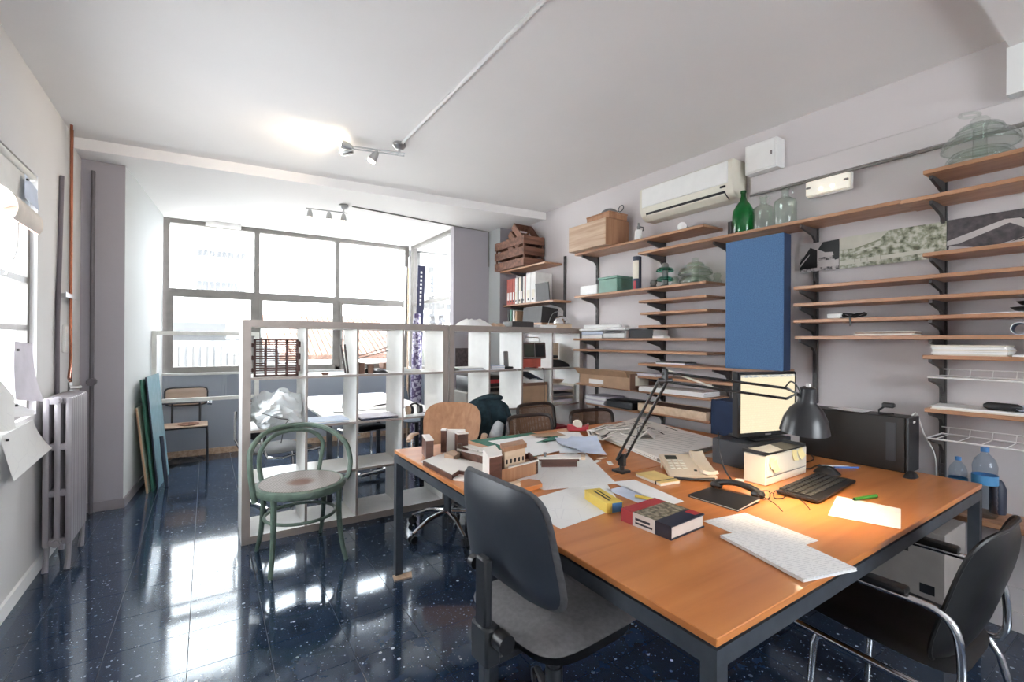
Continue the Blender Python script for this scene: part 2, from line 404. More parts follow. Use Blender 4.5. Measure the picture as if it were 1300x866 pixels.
# ---------------------------------------------------------------- outside
mat('facade_white', (.62, .62, .61), .8, var=.03, scale=2); mat('shutter_grey', (.05, .052, .055), .7); mat('roof_dark', (.04, .042, .045), .7)
mat('roof_tile', (.15, .085, .062), .8, var=.4, scale=6); mat('fence_white', (.10, .103, .106), .6, var=.03); mat('leaf', (.045, .058, .022), .8, var=.5, scale=9); mat('terrace', (.60, .60, .58), .9)
m, nt, b = nodes('stucco_grey'); v = coord(nt, scale=(1, 1, 1))
n = N(nt, 'ShaderNodeTexNoise'); n.inputs['Scale'].default_value = 5; n.inputs['Detail'].default_value = 10; nt.links.new(v, n.inputs['Vector'])
nt.links.new(ramp(nt, n.outputs[0], [(.35, (.045, .045, .045)), (.65, (.085, .085, .082))]), b.inputs['Base Color']); b.inputs['Roughness'].default_value = .9
S('ground_outside', A(-30, 6.9, -3.2, 40, 60, -3), 'terrace')
S('terrace_floor', A(-3, YW + .22, -.1, 4.8, 9.25, .2), 'terrace')
fb = T('apartment_building', 'white apartment block with a slatted balcony awning seen through the left pane', 'building', (0, 28, -3))
O('wall', A(-14, 0, 0, 3.4, 6, 22), 'facade_white', fb)
for z0, z1, k in ((8.55, 8.85, 8), (6.75, 7.3, 8)):
    for i in range(k):
        x0 = -.45 + i * .27
        wq_ = O('window', A(x0, -.06, z0, x0 + .23, .02, z1), 'shutter_grey', fb)
O('balcony_slab', A(-.9, -1.1, 6.55, 2.0, 0, 6.68), 'facade_white', fb)
rl_ = O('railing', MB().box(-.9, -1.1, 7.62, 2.0, -1.06, 7.67).box(-.9, -1.1, 6.68, 2.0, -1.06, 6.72), 'shutter_grey', fb)
for i in range(13):
    O('baluster', A(-.9 + i * .238, -1.1, 6.72, -.87 + i * .238, -1.07, 7.62), 'shutter_grey', rl_)
aw = O('awning_frame', A(-.8, -1.1, 9.22, 2.0, -1.04, 9.28), 'shutter_grey', fb)
for i in range(14):
    O('awning_slat', MB(Matrix.Translation((-.75 + i * .205, -1.1, 9.0)) @ Matrix.Rotation(.35, 4, 'X')).box(0, 0, 0, .07, 1.1, .05), 'shutter_grey', aw)
lb = T('flat_roofed_shed', 'low pale shed with a dark flat roof edge behind the hedge', 'building', (0, 20, -3))
O('wall', A(-2.4, 0, 0, 2.4, 5, 4.3), 'facade_white', lb); O('roof', A(-2.6, -.3, 4.62, 2.6, 5.2, 4.95), 'roof_dark', lb); O('clerestory', A(-2.4, .02, 4.3, 2.4, 5, 4.62), 'shutter_grey', lb)
hd = MB()
for i in range(420):
    x, y, z = random.uniform(-2.2, .9), random.uniform(-.25, .25), random.uniform(0, 4.3) ** 1 + random.uniform(0, .2)
    a = random.uniform(0, 6); r = random.uniform(.05, .13)
    hd.add([(x + r * math.cos(a + q), y + r * math.sin(a + q), z + random.uniform(-.05, .08)) for q in (0, 1.6, 3.1, 4.7)], [(0, 1, 2, 3)])
hd.box(-2.1, -.12, 0, .85, .12, 4.1)
tag(O('hedge', hd, 'leaf', loc=(0, 14, -3)), 'green hedge showing above the white corrugated fence', 'hedge')
fe = T('corrugated_fence', 'white corrugated metal fence on the terrace beyond the window', 'fence', (0, 9.3, -.1))
fp = None
for i in range(11):
    x = -1.05 + i * .195
    if fp is None: fp = O('fence_panel', MB().prism([(0, 0), (.07, 0), (.085, .05), (.18, .05), (.195, 0), (.195, .012), (.182, .062), (.083, .062), (.068, .012), (0, .012)], 0, 1.34), 'fence_white', fe, smooth=False, loc=(x, 0, 0))
    else: share('fence_panel', fp, fe, (x, 0, 0))
O('fence_rail', A(-1.05, -.03, .35, 1.1, 0, .40), 'frame_grey', fe)
th = T('tiled_house', 'low white house with a terracotta tiled roof outside the window', 'building', (0, 13, -3))
O('wall', A(1.35, 0, 0, 4.5, 2.2, 4.0), 'facade_white', th)
rm = MB()
for i in range(24):
    x = 1.25 + i * .145
    rm.tube([(x, -.35, 3.93), (x, 2.1, 5.05)], .075, 8)
rm.box(1.2, -.3, 3.86, 4.6, 2.1, 3.9)
O('roof', rm, 'roof_tile', th); O('eave', A(1.2, -.3, 3.80, 4.6, .05, 3.855), 'facade_white', th)
for x0 in (2.05, 3.9): 
    q = O('window', A(x0, -.03, 3.1, x0 + .62, .05, 3.62), 'frame_white', th); O('pane', A(x0 + .05, -.04, 3.15, x0 + .57, .0, 3.57), 'shutter_grey', q)
sb = T('stucco_building', 'grey stucco building seen through the side window of the bay', 'building', (5.2, 0, -3))
O('wall', A(0, 5.5, 0, 6, 13.7, 6.95), 'stucco_grey', sb); O('roof', A(-.3, 5.3, 6.95, 6, 13.75, 7.15), 'roof_dark', sb)
for y0, z0 in ((10.2, 4.75), (12.6, 5.4), (12.0, 4.6), (11.2, 5.6)):
    q = O('window', A(-.05, y0, z0, .05, y0 + .8, z0 + .62), 'frame_white', sb); O('pane', A(-.06, y0 + .07, z0 + .07, .0, y0 + .73, z0 + .55), 'shutter_grey', q)
O('band', A(-.06, 5.5, 5.02, 0, 13.7, 5.1), 'shutter_grey', sb); O('band', A(-.06, 5.5, 4.84, 0, 13.7, 4.92), 'shutter_grey', sb)
O('cable', MB().tube([(-.03, 10.3, 7), (-.03, 10.9, 5.6), (-.03, 11.2, 4.6)], .02), 'frame_white', sb)

# ---------------------------------------------------------------- services on the walls and ceiling
rad = T('radiator', 'old lilac-grey cast iron column radiator under the pinned papers', 'radiator', (-.725, 3.74, 0))
def rad_section():
    mb = MB()
    for x in (-.049, 0, .049): mb.box(x - .016, -.0235, .14, x + .016, .0235, 1.01, .013, 2)
    for z in (.165, .45, .72, .99): mb.box(-.05, -.018, z - .02, .05, .018, z + .02, .006)
    return mb
rs0 = O('section', rad_section(), 'radiator_paint', rad)
for k in range(1, 8): share('section', rs0, rad, (0, k * .052, 0))
lg0 = O('foot', MB().tube([(-.045, .0, .15), (-.045, -.008, .08), (-.05, -.02, 0)], [.014, .012, .016], 8), 'radiator_paint', rad)
share('foot', lg0, rad, (.095, 0, 0)); share('foot', lg0, rad, (0, .36, 0)); share('foot', lg0, rad, (.095, .36, 0))
for z in (.165, .995):
    O('plug', MB().cyl((0, -.04, z), (0, -.02, z), .024, n=12).cyl((0, -.052, z), (0, -.04, z), .014, n=8), 'radiator_paint', rad)
O('valve', MB().cyl((-.02, .40, 1.0), (-.02, .40, 1.07), .015).cyl((-.02, .36, 1.035), (.03, .40, 1.035), .012), 'steel', rad)
mat('hose_rubber', (.13, .11, .125), .6)
cpz = tag(O('copper_pipe', MB().tube([(-.79, 4.36, 2.834), (-.79, 4.37, 1.7), (-.785, 4.36, 1.2), (-.775, 4.25, 1.09), (-.75, 4.16, 1.075)], .0085, 8), 'copper'), 'bright copper pipe running from ceiling down to the radiator', 'pipe')
tag(O('copper_pipe', MB().tube([(-.805, 4.46, 2.834), (-.805, 4.46, .0)], .0085, 8), 'copper'), 'dull copper pipe beside the bright one in the left corner', 'pipe')
tag(O('pipe_clip', MB().box(-.778, 4.15, 1.63, -.772, 4.52, 1.66).box(-.82, 4.25, 1.63, -.772, 4.256, 1.66), 'steel'), 'steel clip band holding the copper pipes to the left wall', 'clip')
tag(O('hose', MB().tube([(-.806, 4.20, 2.43), (-.806, 4.16, 1.9), (-.806, 4.12, 1.5), (-.806, 4.12, 1.1), (-.806, 4.12, .62)], .0125, 8, sm=4), 'hose_rubber'), 'grey rubber hose hanging on the left wall beside the window', 'hose')
mat('pipe_dark', (.10, .09, .10), .5)
tag(O('drain_pipe', MB().tube([(-.745, 4.805, 2.66), (-.745, 4.805, .0)], .014, 8).cyl((-.745, 4.775, 1.02), (-.745, 4.835, 1.02), .03, n=10), 'pipe_dark'), 'thin dark vertical pipe with a valve on the left pillar', 'pipe')
tag(O('wall_switch', MB().box(-.822, 4.30, 1.26, -.80, 4.38, 1.45, .006), 'white_plastic'), 'white box fixed on the left wall behind the copper pipes', 'switch box')
tag(O('conduit', MB().tube([(1.2, -1.5, 2.825), (1.205, 3.38, 2.825)], .011, 8), 'white_plastic'), 'white cable conduit running along the main ceiling', 'conduit')
tag(O('conduit', MB().tube([(1.25, 4.93, 2.743), (2.5, 5.06, 2.743), (2.98, 5.085, 2.743), (2.985, 5.085, 2.3)], .007, 6), 'frame_grey'), 'thin grey conduit along the bay ceiling to the right pillar', 'conduit')
emit('bulb_warm', (1, .82, .58), 30)
def spot_lamp(name, label, loc, ang, bars, heads, power):
    t = T(name, label, 'ceiling lamp', loc, ang)
    O('canopy', MB().lathe([(.045, 0), (.05, -.02), (.03, -.045), (.012, -.05)], 18), 'steel', t)
    O('stem', MB().cyl((0, 0, -.05), (0, 0, -.085), .009), 'steel', t)
    for y in bars: O('bar', MB().tube([(.04, y, -.08), (-.36, y, -.08)], .006, 8), 'steel', t)
    for (x, y, dx, dy, dz) in heads:
        d = Vector((dx, dy, dz)).normalized(); p = Vector((x, y, -.095)); q = p + d * .075
        hd_ = O('spot_head', MB().tube([p, p + d * .03, q], [.016, .026, .032], 14), 'steel', t)
        O('bulb', MB().tube([q - d * .004, q + d * .012, q + d * .016], [.029, .024, .006], 12), 'bulb_warm', hd_)
        O('joint', MB().cyl((x, y, -.078), (x, y, -.1), .006), 'steel', hd_)
        L = bpy.data.lights.new('spot_light', 'SPOT'); L.energy = power; L.color = (1, .80, .55); L.spot_size = 1.9; L.spot_blend = .6; L.shadow_soft_size = .03
        lo = bpy.data.objects.new('spot_light', L); COL.objects.link(lo); lo.parent = hd_; lo.location = q + d * .03
        lo.rotation_euler = d.to_track_quat('-Z', 'Y').to_euler()
    return t
spot_lamp('spot_lamp', 'steel three-head spotlight bar lit on the main ceiling', (1.195, 3.37, 2.834), math.radians(-14), (-.02, .025), ((-.16, -.02, -.45, .1, -.75), (-.33, -.02, -.85, .15, .32), (-.33, .03, -.9, .5, .02)), 6)
spot_lamp('spot_lamp', 'small three-head spotlight bar hanging in the window bay', (1.17, 4.95, 2.75), math.radians(-6), (0,), ((.0, .0, 0, 0, -1), (-.14, .0, 0, 0, -1), (-.32, .0, 0, 0, -1)), 3)

# air conditioner, fuse box, trunking, emergency light on the right wall
ac = T('air_conditioner', 'cream wall-mounted air conditioner above the upper shelf', 'air conditioner', (3.235, 1.86, 2.38))
PR = [(0, 0), (-.11, 0), (-.165, .035), (-.185, .085), (-.19, .245), (-.17, .27), (0, .27)]
R_ = Matrix(((1, 0, 0, 0), (0, 0, 1, 0), (0, 1, 0, 0), (0, 0, 0, 1)))
O('body', MB(R_).prism(PR, 0, .83, .008, 2), 'cream_plastic', ac)
O('front_panel', A(-.195, .03, .10, -.186, .80, .255, .004), 'white_plastic', ac)
O('air_outlet', MB(R_).prism([(-.118, -.001), (-.166, .030), (-.176, .055), (-.15, .04)], .06, .77), 'black_plastic', ac)
O('louvre', MB(R_).prism([(-.125, -.003), (-.172, .03), (-.174, .037), (-.122, .004)], .065, .765), 'cream_plastic', ac)
O('display', A(-.1935, .05, .075, -.184, .09, .088), 'black_plastic', ac)
fx = T('fuse_box', 'flat white fuse box beside the air conditioner', 'fuse box', (3.235, 1.60, 2.525))
O('body', A(-.10, 0, 0, 0, .22, .20, .004), 'white_plastic', fx); O('door', A(-.106, .012, .01, -.099, .208, .19, .003), 'white_plastic', fx); O('latch', A(-.110, .03, .09, -.105, .04, .115), 'frame_grey', fx)
tag(O('cable_trunking', A(3.19, -.4, 2.40, 3.234, 1.81, 2.52, .003), 'wall_paint'), 'long painted cable trunking below the fuse box', 'trunking')
tag(O('cable', MB().tube([(3.186, 1.81, 2.39), (3.186, 1.2, 2.385), (3.186, -.3, 2.385)], .009, 6), 'frame_grey'), 'grey cable running under the painted trunking', 'cable')
em = T('emergency_light', 'white emergency light box glowing under the trunking', 'lamp', (3.189, 1.185, 2.27))
O('base', A(-.02, 0, 0, 0, .25, .105, .006), 'white_plastic', em)
emit('glow_small', (1, .78, .5), 1.6)
m, nt, b = nodes('diffuser'); b.inputs['Base Color'].default_value = (.9, .88, .82, 1); b.inputs['Roughness'].default_value = .3; b.inputs['Emission Color'].default_value = (1, .85, .6, 1); b.inputs['Emission Strength'].default_value = .15
O('diffuser', A(-.05, .006, .006, -.02, .244, .099, .01, 2), 'diffuser', em)
for y in (.09, .155): O('lamp_glow', MB().cyl((-.0505, y, .035), (-.054, y, .035), .012), 'glow_small', em)
for y in (.02, .225): O('clip', A(-.056, y - .012, .05, -.045, y + .012, .062, .002), 'frame_grey', em)

# ---------------------------------------------------------------- shelving on the right wall
mat('rail_metal', (.09, .085, .085), .5, .3)
for y, z0, z1, lb_ in ((3.37, .35, 2.25, 'dark slotted shelf rail beside the white bookcase'), (2.57, .35, 2.25, 'dark slotted shelf rail behind the short stacked shelves'), (1.98, .5, 2.25, 'dark slotted shelf rail at the left edge of the blue panel'),
                       (1.40, .98, 2.11, 'dark slotted shelf rail at the right edge of the blue panel'), (.79, .64, 2.25, 'dark slotted shelf rail above the water bottles'), (3.87, 1.5, 2.28, 'dark slotted shelf rail beside the wooden crates'), (4.62, 1.5, 2.28, 'dark slotted shelf rail in the corner behind the binders')):
    mb = MB().box(3.213, y - .013, z0, 3.234, y - .006, z1).box(3.213, y + .006, z0, 3.234, y + .013, z1).box(3.222, y - .006, z0, 3.234, y + .006, z1)
    z = z0 + .02
    while z < z1 - .03: mb.box(3.214, y - .006, z, 3.2225, y + .006, z + .022); z += .05
    tag(O('shelf_rail', mb, 'rail_metal', smooth=False), lb_, 'shelf rail')
UPR = (3.87, 4.62, 3.37, 2.57, 1.98, 1.40, .79, .2)
brk = None
def shelf(y0, y1, z, label, x0=2.975, th=.02, m='shelf_wood', ups=None, depth=.2):
    global brk
    t = T('wall_shelf', label, 'shelf', (3.235, (y0 + y1) / 2, z))
    h = (y1 - y0) / 2
    O('board', A(x0 - 3.235, -h, -th, -.022, h, 0, .0025), m, t, smooth=False)
    for u in (ups or UPR):
        if y0 - .005 < u < y1 + .005:
            yy = u - (y0 + y1) / 2
            if brk is None:
                brk = O('bracket', MB(R_).prism([(-.021, 0), (-.215, 0), (-.215, -.016), (-.06, -.05), (-.021, -.09)], -.007, .007), 'rail_metal', t, smooth=False, loc=(0, yy, -th))
            else: share('bracket', brk, t, (0, yy, -th))
    return t
for a in ((2.03, 3.43, 2.21, 'wooden wall shelf carrying the wooden box and the small bottle'), (.9, 2.64, 2.10, 'long wooden shelf carrying the green glass bottle'), (-.6, .9, 2.095, 'long wooden shelf above the pinned building photographs'),
          (2.01, 3.43, 1.80, 'wooden shelf carrying the green box and the glass insulators'), (2.01, 2.63, 1.70, 'short empty shelf just below the glass insulators'), (2.0, 2.61, 1.60, 'short empty shelf, second below the glass insulators'),
          (2.0, 2.63, 1.495, 'short empty shelf, third below the glass insulators'), (2.0, 3.44, 1.39, 'wooden shelf carrying the pile of ring binders'), (2.0, 3.44, 1.288, 'empty wooden shelf directly below the ring binder pile'),
          (1.52, 2.63, 1.186, 'wooden shelf on which the tall blue panel stands'), (1.75, 2.66, 1.083, 'wooden shelf below the blue panel behind the desk lamp'), (2.63, 3.30, .965, 'wooden shelf under the open cardboard box'),
          (1.97, 2.62, .962, 'wooden shelf under the white paper reams'), (2.63, 3.26, .79, 'wooden shelf carrying the black file case'), (1.98, 2.615, .80, 'wooden shelf carrying the wooden drawer tray'),
          (-.3, .81, 2.22, 'topmost wooden shelf carrying the big glass insulators'), (-.3, .81, 1.81, 'wooden shelf just below the aerial model photograph'), (-.4, 1.418, 1.70, 'long empty shelf right of the blue panel, second below the photographs'),
          (-.4, 1.418, 1.598, 'long empty shelf above the one with the black adapter cable'), (-.4, 1.418, 1.499, 'long shelf carrying the black adapter cable'), (-.4, 1.41, 1.40, 'long shelf carrying the rolled drawing and small booklets'),
          (-.3, .808, 1.303, 'wooden shelf carrying the stack of paper folders'), (-.3, .80, 1.04, 'wooden shelf carrying the black glasses case')):
    shelf(*a)
def wire_shelf(z, label):
    t = T('wire_shelf', label, 'shelf', (3.235, .25, z))
    O('frame', MB().tube([(-.25, -.5, 0), (-.25, .54, 0), (-.03, .54, .0), (-.03, -.5, 0)], .004, 6), 'white_plastic', t)
    w0 = O('wire', MB().tube([(-.25, 0, 0), (-.05, 0, 0), (-.03, 0, .035)], .0022, 5), 'white_plastic', t, loc=(0, -.45, 0))
    for k in range(1, 13): share('wire', w0, t, (0, -.45 + k * .08, 0))
    O('rear_rail', MB().tube([(-.03, -.5, .035), (-.03, .54, .035)], .003, 6), 'white_plastic', t)
    share('bracket', brk, t, (0, .54, -.004))
wire_shelf(1.193, 'white wire shelf between the folder stack and the glasses case shelves'); wire_shelf(.892, 'white wire shelf directly above the water bottles')
# crate shelves in the far corner
shelf(3.90, 4.80, 2.205, 'wooden corner shelf carrying the dark wooden crates', ups=(3.89, 4.62)); shelf(3.75, 4.72, 1.79, 'wooden corner shelf carrying the row of binders', ups=(3.87, 4.62)); shelf(3.95, 4.72, 1.56, 'dark corner shelf carrying the leaning black files', ups=(4.62,))
# low bench along the wall
bn = T('low_bench', 'long low wooden bench board along the right wall under the shelves', 'bench', (3.1, 1.3, 0))
O('board', A(-.13, -1.7, .525, .105, 1.9, .55, .003), 'shelf_wood', bn, smooth=False)
for y in (-1.6, -.2, .9, 1.8): O('leg', A(-.02, y - .02, 0, .10, y + .02, .525), 'wall_paint', bn, smooth=False)

# two white open bookcases (4 x 4 cells) that divide the room
def bookcase(x0, label):
    t = T('bookcase', label, 'bookcase', (x0, 3.52, 0), group='white open bookcases dividing the room')
    W = 1.488; B = .05; I = .0165; D = .39; c = (W - 2 * B - 3 * I) / 4
    edge_faces(O('side_panel', A(0, 0, 0, B, D, 1.49), 'white_board', t, smooth=False), 'board_edge'); edge_faces(O('side_panel', A(W - B, 0, 0, W, D, 1.49), 'white_board', t, smooth=False), 'board_edge')
    edge_faces(O('top_panel', A(B, 0, 1.44, W - B, D, 1.49), 'white_board', t, smooth=False), 'board_edge'); edge_faces(O('bottom_panel', A(B, 0, 0, W - B, D, B), 'white_board', t, smooth=False), 'board_edge')
    dv = None; sh = None
    for k in range(1, 4):
        x = B + k * c + (k - 1) * I
        if dv is None: dv = edge_faces(O('divider', A(0, 0, 0, I, D - .004, 1.39), 'white_board', t, smooth=False, loc=(x, .002, B)), 'board_edge')
        else: share('divider', dv, t, (x, .002, B))
    for j in range(1, 4):
        for k in range(4):
            p_ = (B + k * (c + I), .003, B + j * c + (j - 1) * I)
            if sh is None: sh = edge_faces(O('shelf', A(0, 0, 0, c, D - .006, I), 'white_board', t, smooth=False, loc=p_), 'board_edge')
            else: share('shelf', sh, t, p_)
    return t
bookcase(.197, 'white open bookcase holding the brown slotted block and plastic bag'); bookcase(1.689, 'white open bookcase holding the portable radio and cordless phone')
def cell(u, col, row):
    # inner left x and shelf-top z of a bookcase cell; row 0 is the top row
    c, I, B = .33462, .0165, .05
    x = (.197 if u == 0 else 1.689) + B + col * (c + I)
    return x, B + (3 - row) * (c + I)
# ---------------------------------------------------------------- work table: two steel-framed tables set edge to edge
mat('table_steel', (.075, .085, .10), .45, .5, var=.15, scale=20); mat('edge_ply', (.42, .24, .14), .5)
def work_table(y0, y1, label):
    t = T('work_table', label, 'table', (.913, y0, 0))
    W = 2.03; D = y1 - y0; s_ = .04
    O('tabletop', A(0, 0, .704, W, D, .724, .002), 'orange_veneer', t, smooth=False)
    O('frame_rail', A(s_, .0, .655, W - s_, s_, .698), 'table_steel', t, smooth=False); O('frame_rail', A(s_, D - s_, .655, W - s_, D, .698), 'table_steel', t, smooth=False)
    O('frame_rail', A(0, 0, .655, s_, D, .698), 'table_steel', t, smooth=False); O('frame_rail', A(W - s_, 0, .655, W, D, .698), 'table_steel', t, smooth=False)
    O('spacer', MB().box(.1, .008, .698, W - .1, .03, .704).box(.1, D - .03, .698, W - .1, D - .008, .704).box(.008, .1, .698, .03, D - .1, .704).box(W - .03, .1, .698, W - .008, D - .1, .704), 'black_plastic', t, smooth=False)
    l0 = O('leg', A(0, 0, 0, s_, s_, .655), 'table_steel', t, smooth=False)
    for x, y in ((W - s_, 0), (0, D - s_), (W - s_, D - s_)): share('leg', l0, t, (x, y, 0))
    return t
work_table(.585, 1.570, 'orange veneered work table carrying the keyboard and desk phone'); work_table(1.574, 2.625, 'orange veneered work table carrying the architectural model and cut sheets')
tag(O('shim', MB().prism([(-.05, -.03), (.05, -.04), (.07, .02), (-.04, .03)], 0, .008), 'box_wood', loc=(.94, 2.57, 0)), 'small wooden shim lying at the foot of the work table leg', 'shim')

# ---------------------------------------------------------------- grey office chair
mat('grey_fabric', (.17, .165, .17), .85, var=.15, scale=60, bmp=.2); mat('shell_plastic', (.030, .036, .048), .42, var=.1); mat('base_plastic', (.02, .022, .026), .4)
def castor_base(t, z, mleg, arm=.27, n=5, rot=.3, up=.035):
    for k in range(n):
        a = rot + 2 * PI * k / n; c, s_ = math.cos(a), math.sin(a)
        lg = O('base_arm', MB().tube([(c * .03, s_ * .03, z + .015), (c * arm * .55, s_ * arm * .55, z), (c * arm, s_ * arm, z - up)], [.022, .017, .012], 8, flat=.8), mleg, t)
        kx, ky = c * arm, s_ * arm
        O('castor', MB().cyl((kx - s_ * .020, ky + c * .020, .026), (kx - s_ * .006, ky + c * .006, .026), .026, n=14).cyl((kx + s_ * .020, ky - c * .020, .026), (kx + s_ * .006, ky - c * .006, .026), .026, n=14).cyl((kx, ky, .026), (kx, ky, z - up + .008), .008, n=8), 'black_plastic', lg)
oc = T('office_chair', 'grey office chair with dark plastic back shell pulled to the work table', 'chair', (1.0, 1.245, 0), -PI / 2 + .06)
def seatf(a, b, c): return (a, b, .455 + c - (.035 * max(0, (b - .12) / .1) ** 2 if b > .12 else 0) + .012 * (a / .23) ** 2)
O('seat', pad(MB(), rr(.47, .45, 5), .022, .03, seatf), 'grey_fabric', oc)
O('seat_pan', pad(MB(), rr(.43, .41, 4), .012, .03, lambda a, b, c: (a, b, .42 + c)), 'base_plastic', oc)
def backf(a, b, c): 
    y = -.245 + c - .05 * (b - .0) - .10 * (a / .25) ** 2 * -1 * .35
    return (a * (1 - .10 * b / .18), y - (b * .12), .76 + b)
O('back_cushion', pad(MB(), rr(.485, .36, 5.5), .026, .008, lambda a, b, c: backf(a, b, c + .012)), 'grey_fabric', oc)
O('back_shell', pad(MB(), rr(.46, .34, 6), .0, .03, lambda a, b, c: backf(a, b, c)), 'shell_plastic', oc)
O('back_bar', MB().box(-.028, -.305, .48, .028, -.275, .70, .006).box(-.045, -.31, .38, .045, -.255, .50, .008).box(-.04, -.30, .375, .04, -.05, .405, .006), 'base_plastic', oc)
O('knob', MB().cyl((.05, -.27, .47), (.095, -.27, .47), .028, n=14), 'black_plastic', oc); O('knob', MB().cyl((-.05, -.285, .66), (-.075, -.285, .66), .02, n=12), 'black_plastic', oc)
O('gas_column', MB().cyl((0, 0, .08), (0, 0, .25), .030).cyl((0, 0, .25), (0, 0, .40), .022), 'base_plastic', oc)
castor_base(oc, .085, 'base_plastic', rot=.15)

# ---------------------------------------------------------------- black chrome armchair
mat('black_leather', (.010, .0095, .010), .42, var=.2, scale=30, bmp=.12, spec=.35)
ba = T('armchair', 'black leather armchair with chrome tube frame at the table corner', 'chair', (1.945, .61, 0))
O('seat', pad(MB(), rr(.44, .46, 5), .03, .035, lambda a, b, c: (a, b + .01, .425 + c + .03 * (b / .23) * .5 + .02 * (a / .22) ** 2)), 'black_leather', ba)
O('backrest', pad(MB(), rr(.41, .42, 4.5), .028, .03, lambda a, b, c: (a, -.235 - .055 * (b / .2) + c + .05 * (a / .22) ** 2, .625 + b)), 'black_leather', ba)
O('piping', MB().tube([(a * 1.005, -.235 - .055 * (b / .2) + .05 * (a / .22) ** 2, .625 + b * 1.005) for a, b in rr(.41, .42, 4.5, 40)], .006, 6, cyc=True), 'black_leather', ba)
for s_ in (-1, 1):
    x = s_ * .245
    O('side_frame', MB().tube([(x, .19, .40), (x, -.17, .385), (x, -.225, .41), (x, -.235, .47), (x, -.225, .57), (x, -.19, .612), (x, -.12, .622), (x, .14, .622), (x, .20, .624)], .011, 10, sm=4), 'chrome', ba)
    O('arm_pad', A(x - .022, -.12, .628, x + .022, .14, .652, .009, 2), 'black_leather', ba)
    O('leg', MB().tube([(x, .10, .39), (x, .128, .36), (x, .15, .0)], .011, 10, sm=3), 'chrome', ba)
    O('leg', MB().tube([(x * .96, -.16, .385), (x * .98, -.22, .33), (x * 1.05, -.29, .0)], .011, 10, sm=3), 'chrome', ba)

# ---------------------------------------------------------------- green bentwood chair
mat('green_paint', (.095, .135, .105), .38, var=.25, scale=20)
m, nt, b = nodes('cane_old'); v = coord(nt, scale=(1, 1, 1))
ck = N(nt, 'ShaderNodeTexChecker'); ck.inputs['Scale'].default_value = 78; nt.links.new(v, ck.inputs['Vector'])
gr = N(nt, 'ShaderNodeVectorMath', operation='LENGTH'); nt.links.new(v, gr.inputs[0])
rust = ramp(nt, gr.outputs['Value'], [(.05, (.20, .075, .045)), (.095, (.34, .30, .28))])
nt.links.new(mix(nt, ck.outputs['Fac'], rust, mix(nt, .7, rust, (.07, .05, .04))), b.inputs['Base Color']); b.inputs['Roughness'].default_value = .6
gc = T('bentwood_chair', 'green bentwood armchair with worn cane seat before the bookcase', 'chair', (.50, 3.165, 0), math.radians(4))
O('seat_ring', MB().tube([(.245 * math.cos(2 * PI * k / 32), .245 * math.sin(2 * PI * k / 32), .447) for k in range(32)], .021, 8, cyc=True, flat=1.3), 'green_paint', gc)
cs = O('cane_seat', MB().lathe([(0.001, 0), (.05, .001), (.10, .006), (.235, .012), (.235, .004), (.001, -.008)], 32, cap=False), 'cane_old', gc, loc=(0, 0, .462))
for sx, sy, fx_, fy_ in ((-1, -1, -.21, -.22), (1, -1, .215, -.22), (-1, 1, -.21, .235), (1, 1, .20, .30)):
    bx, by = sx * .185, sy * .165
    O('leg', MB().tube([(bx, by, .44), (bx * 1.0, by * 1.02, .28), (bx + (fx_ - bx) * .35, by + (fy_ - by) * .4, .12), (fx_, fy_, 0)], [.018, .0165, .015, .013], 8, sm=4), 'green_paint', gc)
O('stretcher_ring', MB().tube([(.205 * math.cos(2 * PI * k / 28), .195 * math.sin(2 * PI * k / 28), .27) for k in range(28)], .010, 8, cyc=True), 'green_paint', gc)
O('arm_hoop', MB().tube([(-.262, -.05, .40), (-.275, -.04, .48), (-.285, -.02, .60), (-.275, .03, .69), (-.20, .14, .755), (-.08, .205, .785), (.08, .215, .785), (.20, .15, .755), (.278, .03, .68), (.30, -.02, .58), (.285, -.05, .49), (.262, -.055, .455)], .0165, 8, sm=4), 'green_paint', gc)
O('back_hoop', MB().tube([(-.19, .165, .44), (-.205, .19, .56), (-.19, .195, .66), (-.12, .20, .735), (0, .215, .76), (.12, .21, .735), (.185, .205, .66), (.175, .20, .56), (.15, .185, .44)], .0145, 8, sm=4), 'green_paint', gc)

# ---------------------------------------------------------------- moulded plywood swivel chair
pc = T('swivel_chair', 'moulded plywood swivel chair with chrome star base behind the model', 'chair', (1.45, 3.03, 0), 2.55)
def plyback(a, b, c):
    w_ = 1 - .35 * max(0, (-b) / .2) ** 1.3
    return (a * w_, -.215 - .10 * (b / .2) + .045 * (a / .22) ** 2 + c, .70 + b)
O('backrest', pad(MB(), rr(.44, .36, 3.6), .006, .006, plyback, rings=6, p=30), 'ply_wood', pc)
O('seat', pad(MB(), rr(.43, .42, 3.6), .007, .007, lambda a, b, c: (a, b, .445 + c + .02 * (a / .2) ** 2 - .02 * max(0, b / .2) ** 2), p=30), 'ply_wood', pc)
O('back_neck', MB().surf(lambda u, v: ((u - .5) * .20, -.205 + .05 * math.sin(v * 2.2) - .01, .445 + v * .12), 6, 6, .012), 'ply_wood', pc)
for s_ in (-1, 1):
    ar = O('arm_rest', MB().tube([(s_ * .25, -.13, .665), (s_ * .26, 0, .68), (s_ * .255, .13, .665)], [.018, .024, .018], 10, sm=4, flat=.5), 'box_wood', pc)
    O('arm_tube', MB().tube([(s_ * .12, 0, .42), (s_ * .24, .0, .43), (s_ * .265, 0, .50), (s_ * .26, 0, .665)], .009, 8, sm=4), 'chrome', ar)
O('gas_column', MB().cyl((0, 0, .10), (0, 0, .26), .027).cyl((0, 0, .26), (0, 0, .43), .018), 'dark_metal', pc)
castor_base(pc, .125, 'chrome', arm=.30, rot=.85, up=.06)

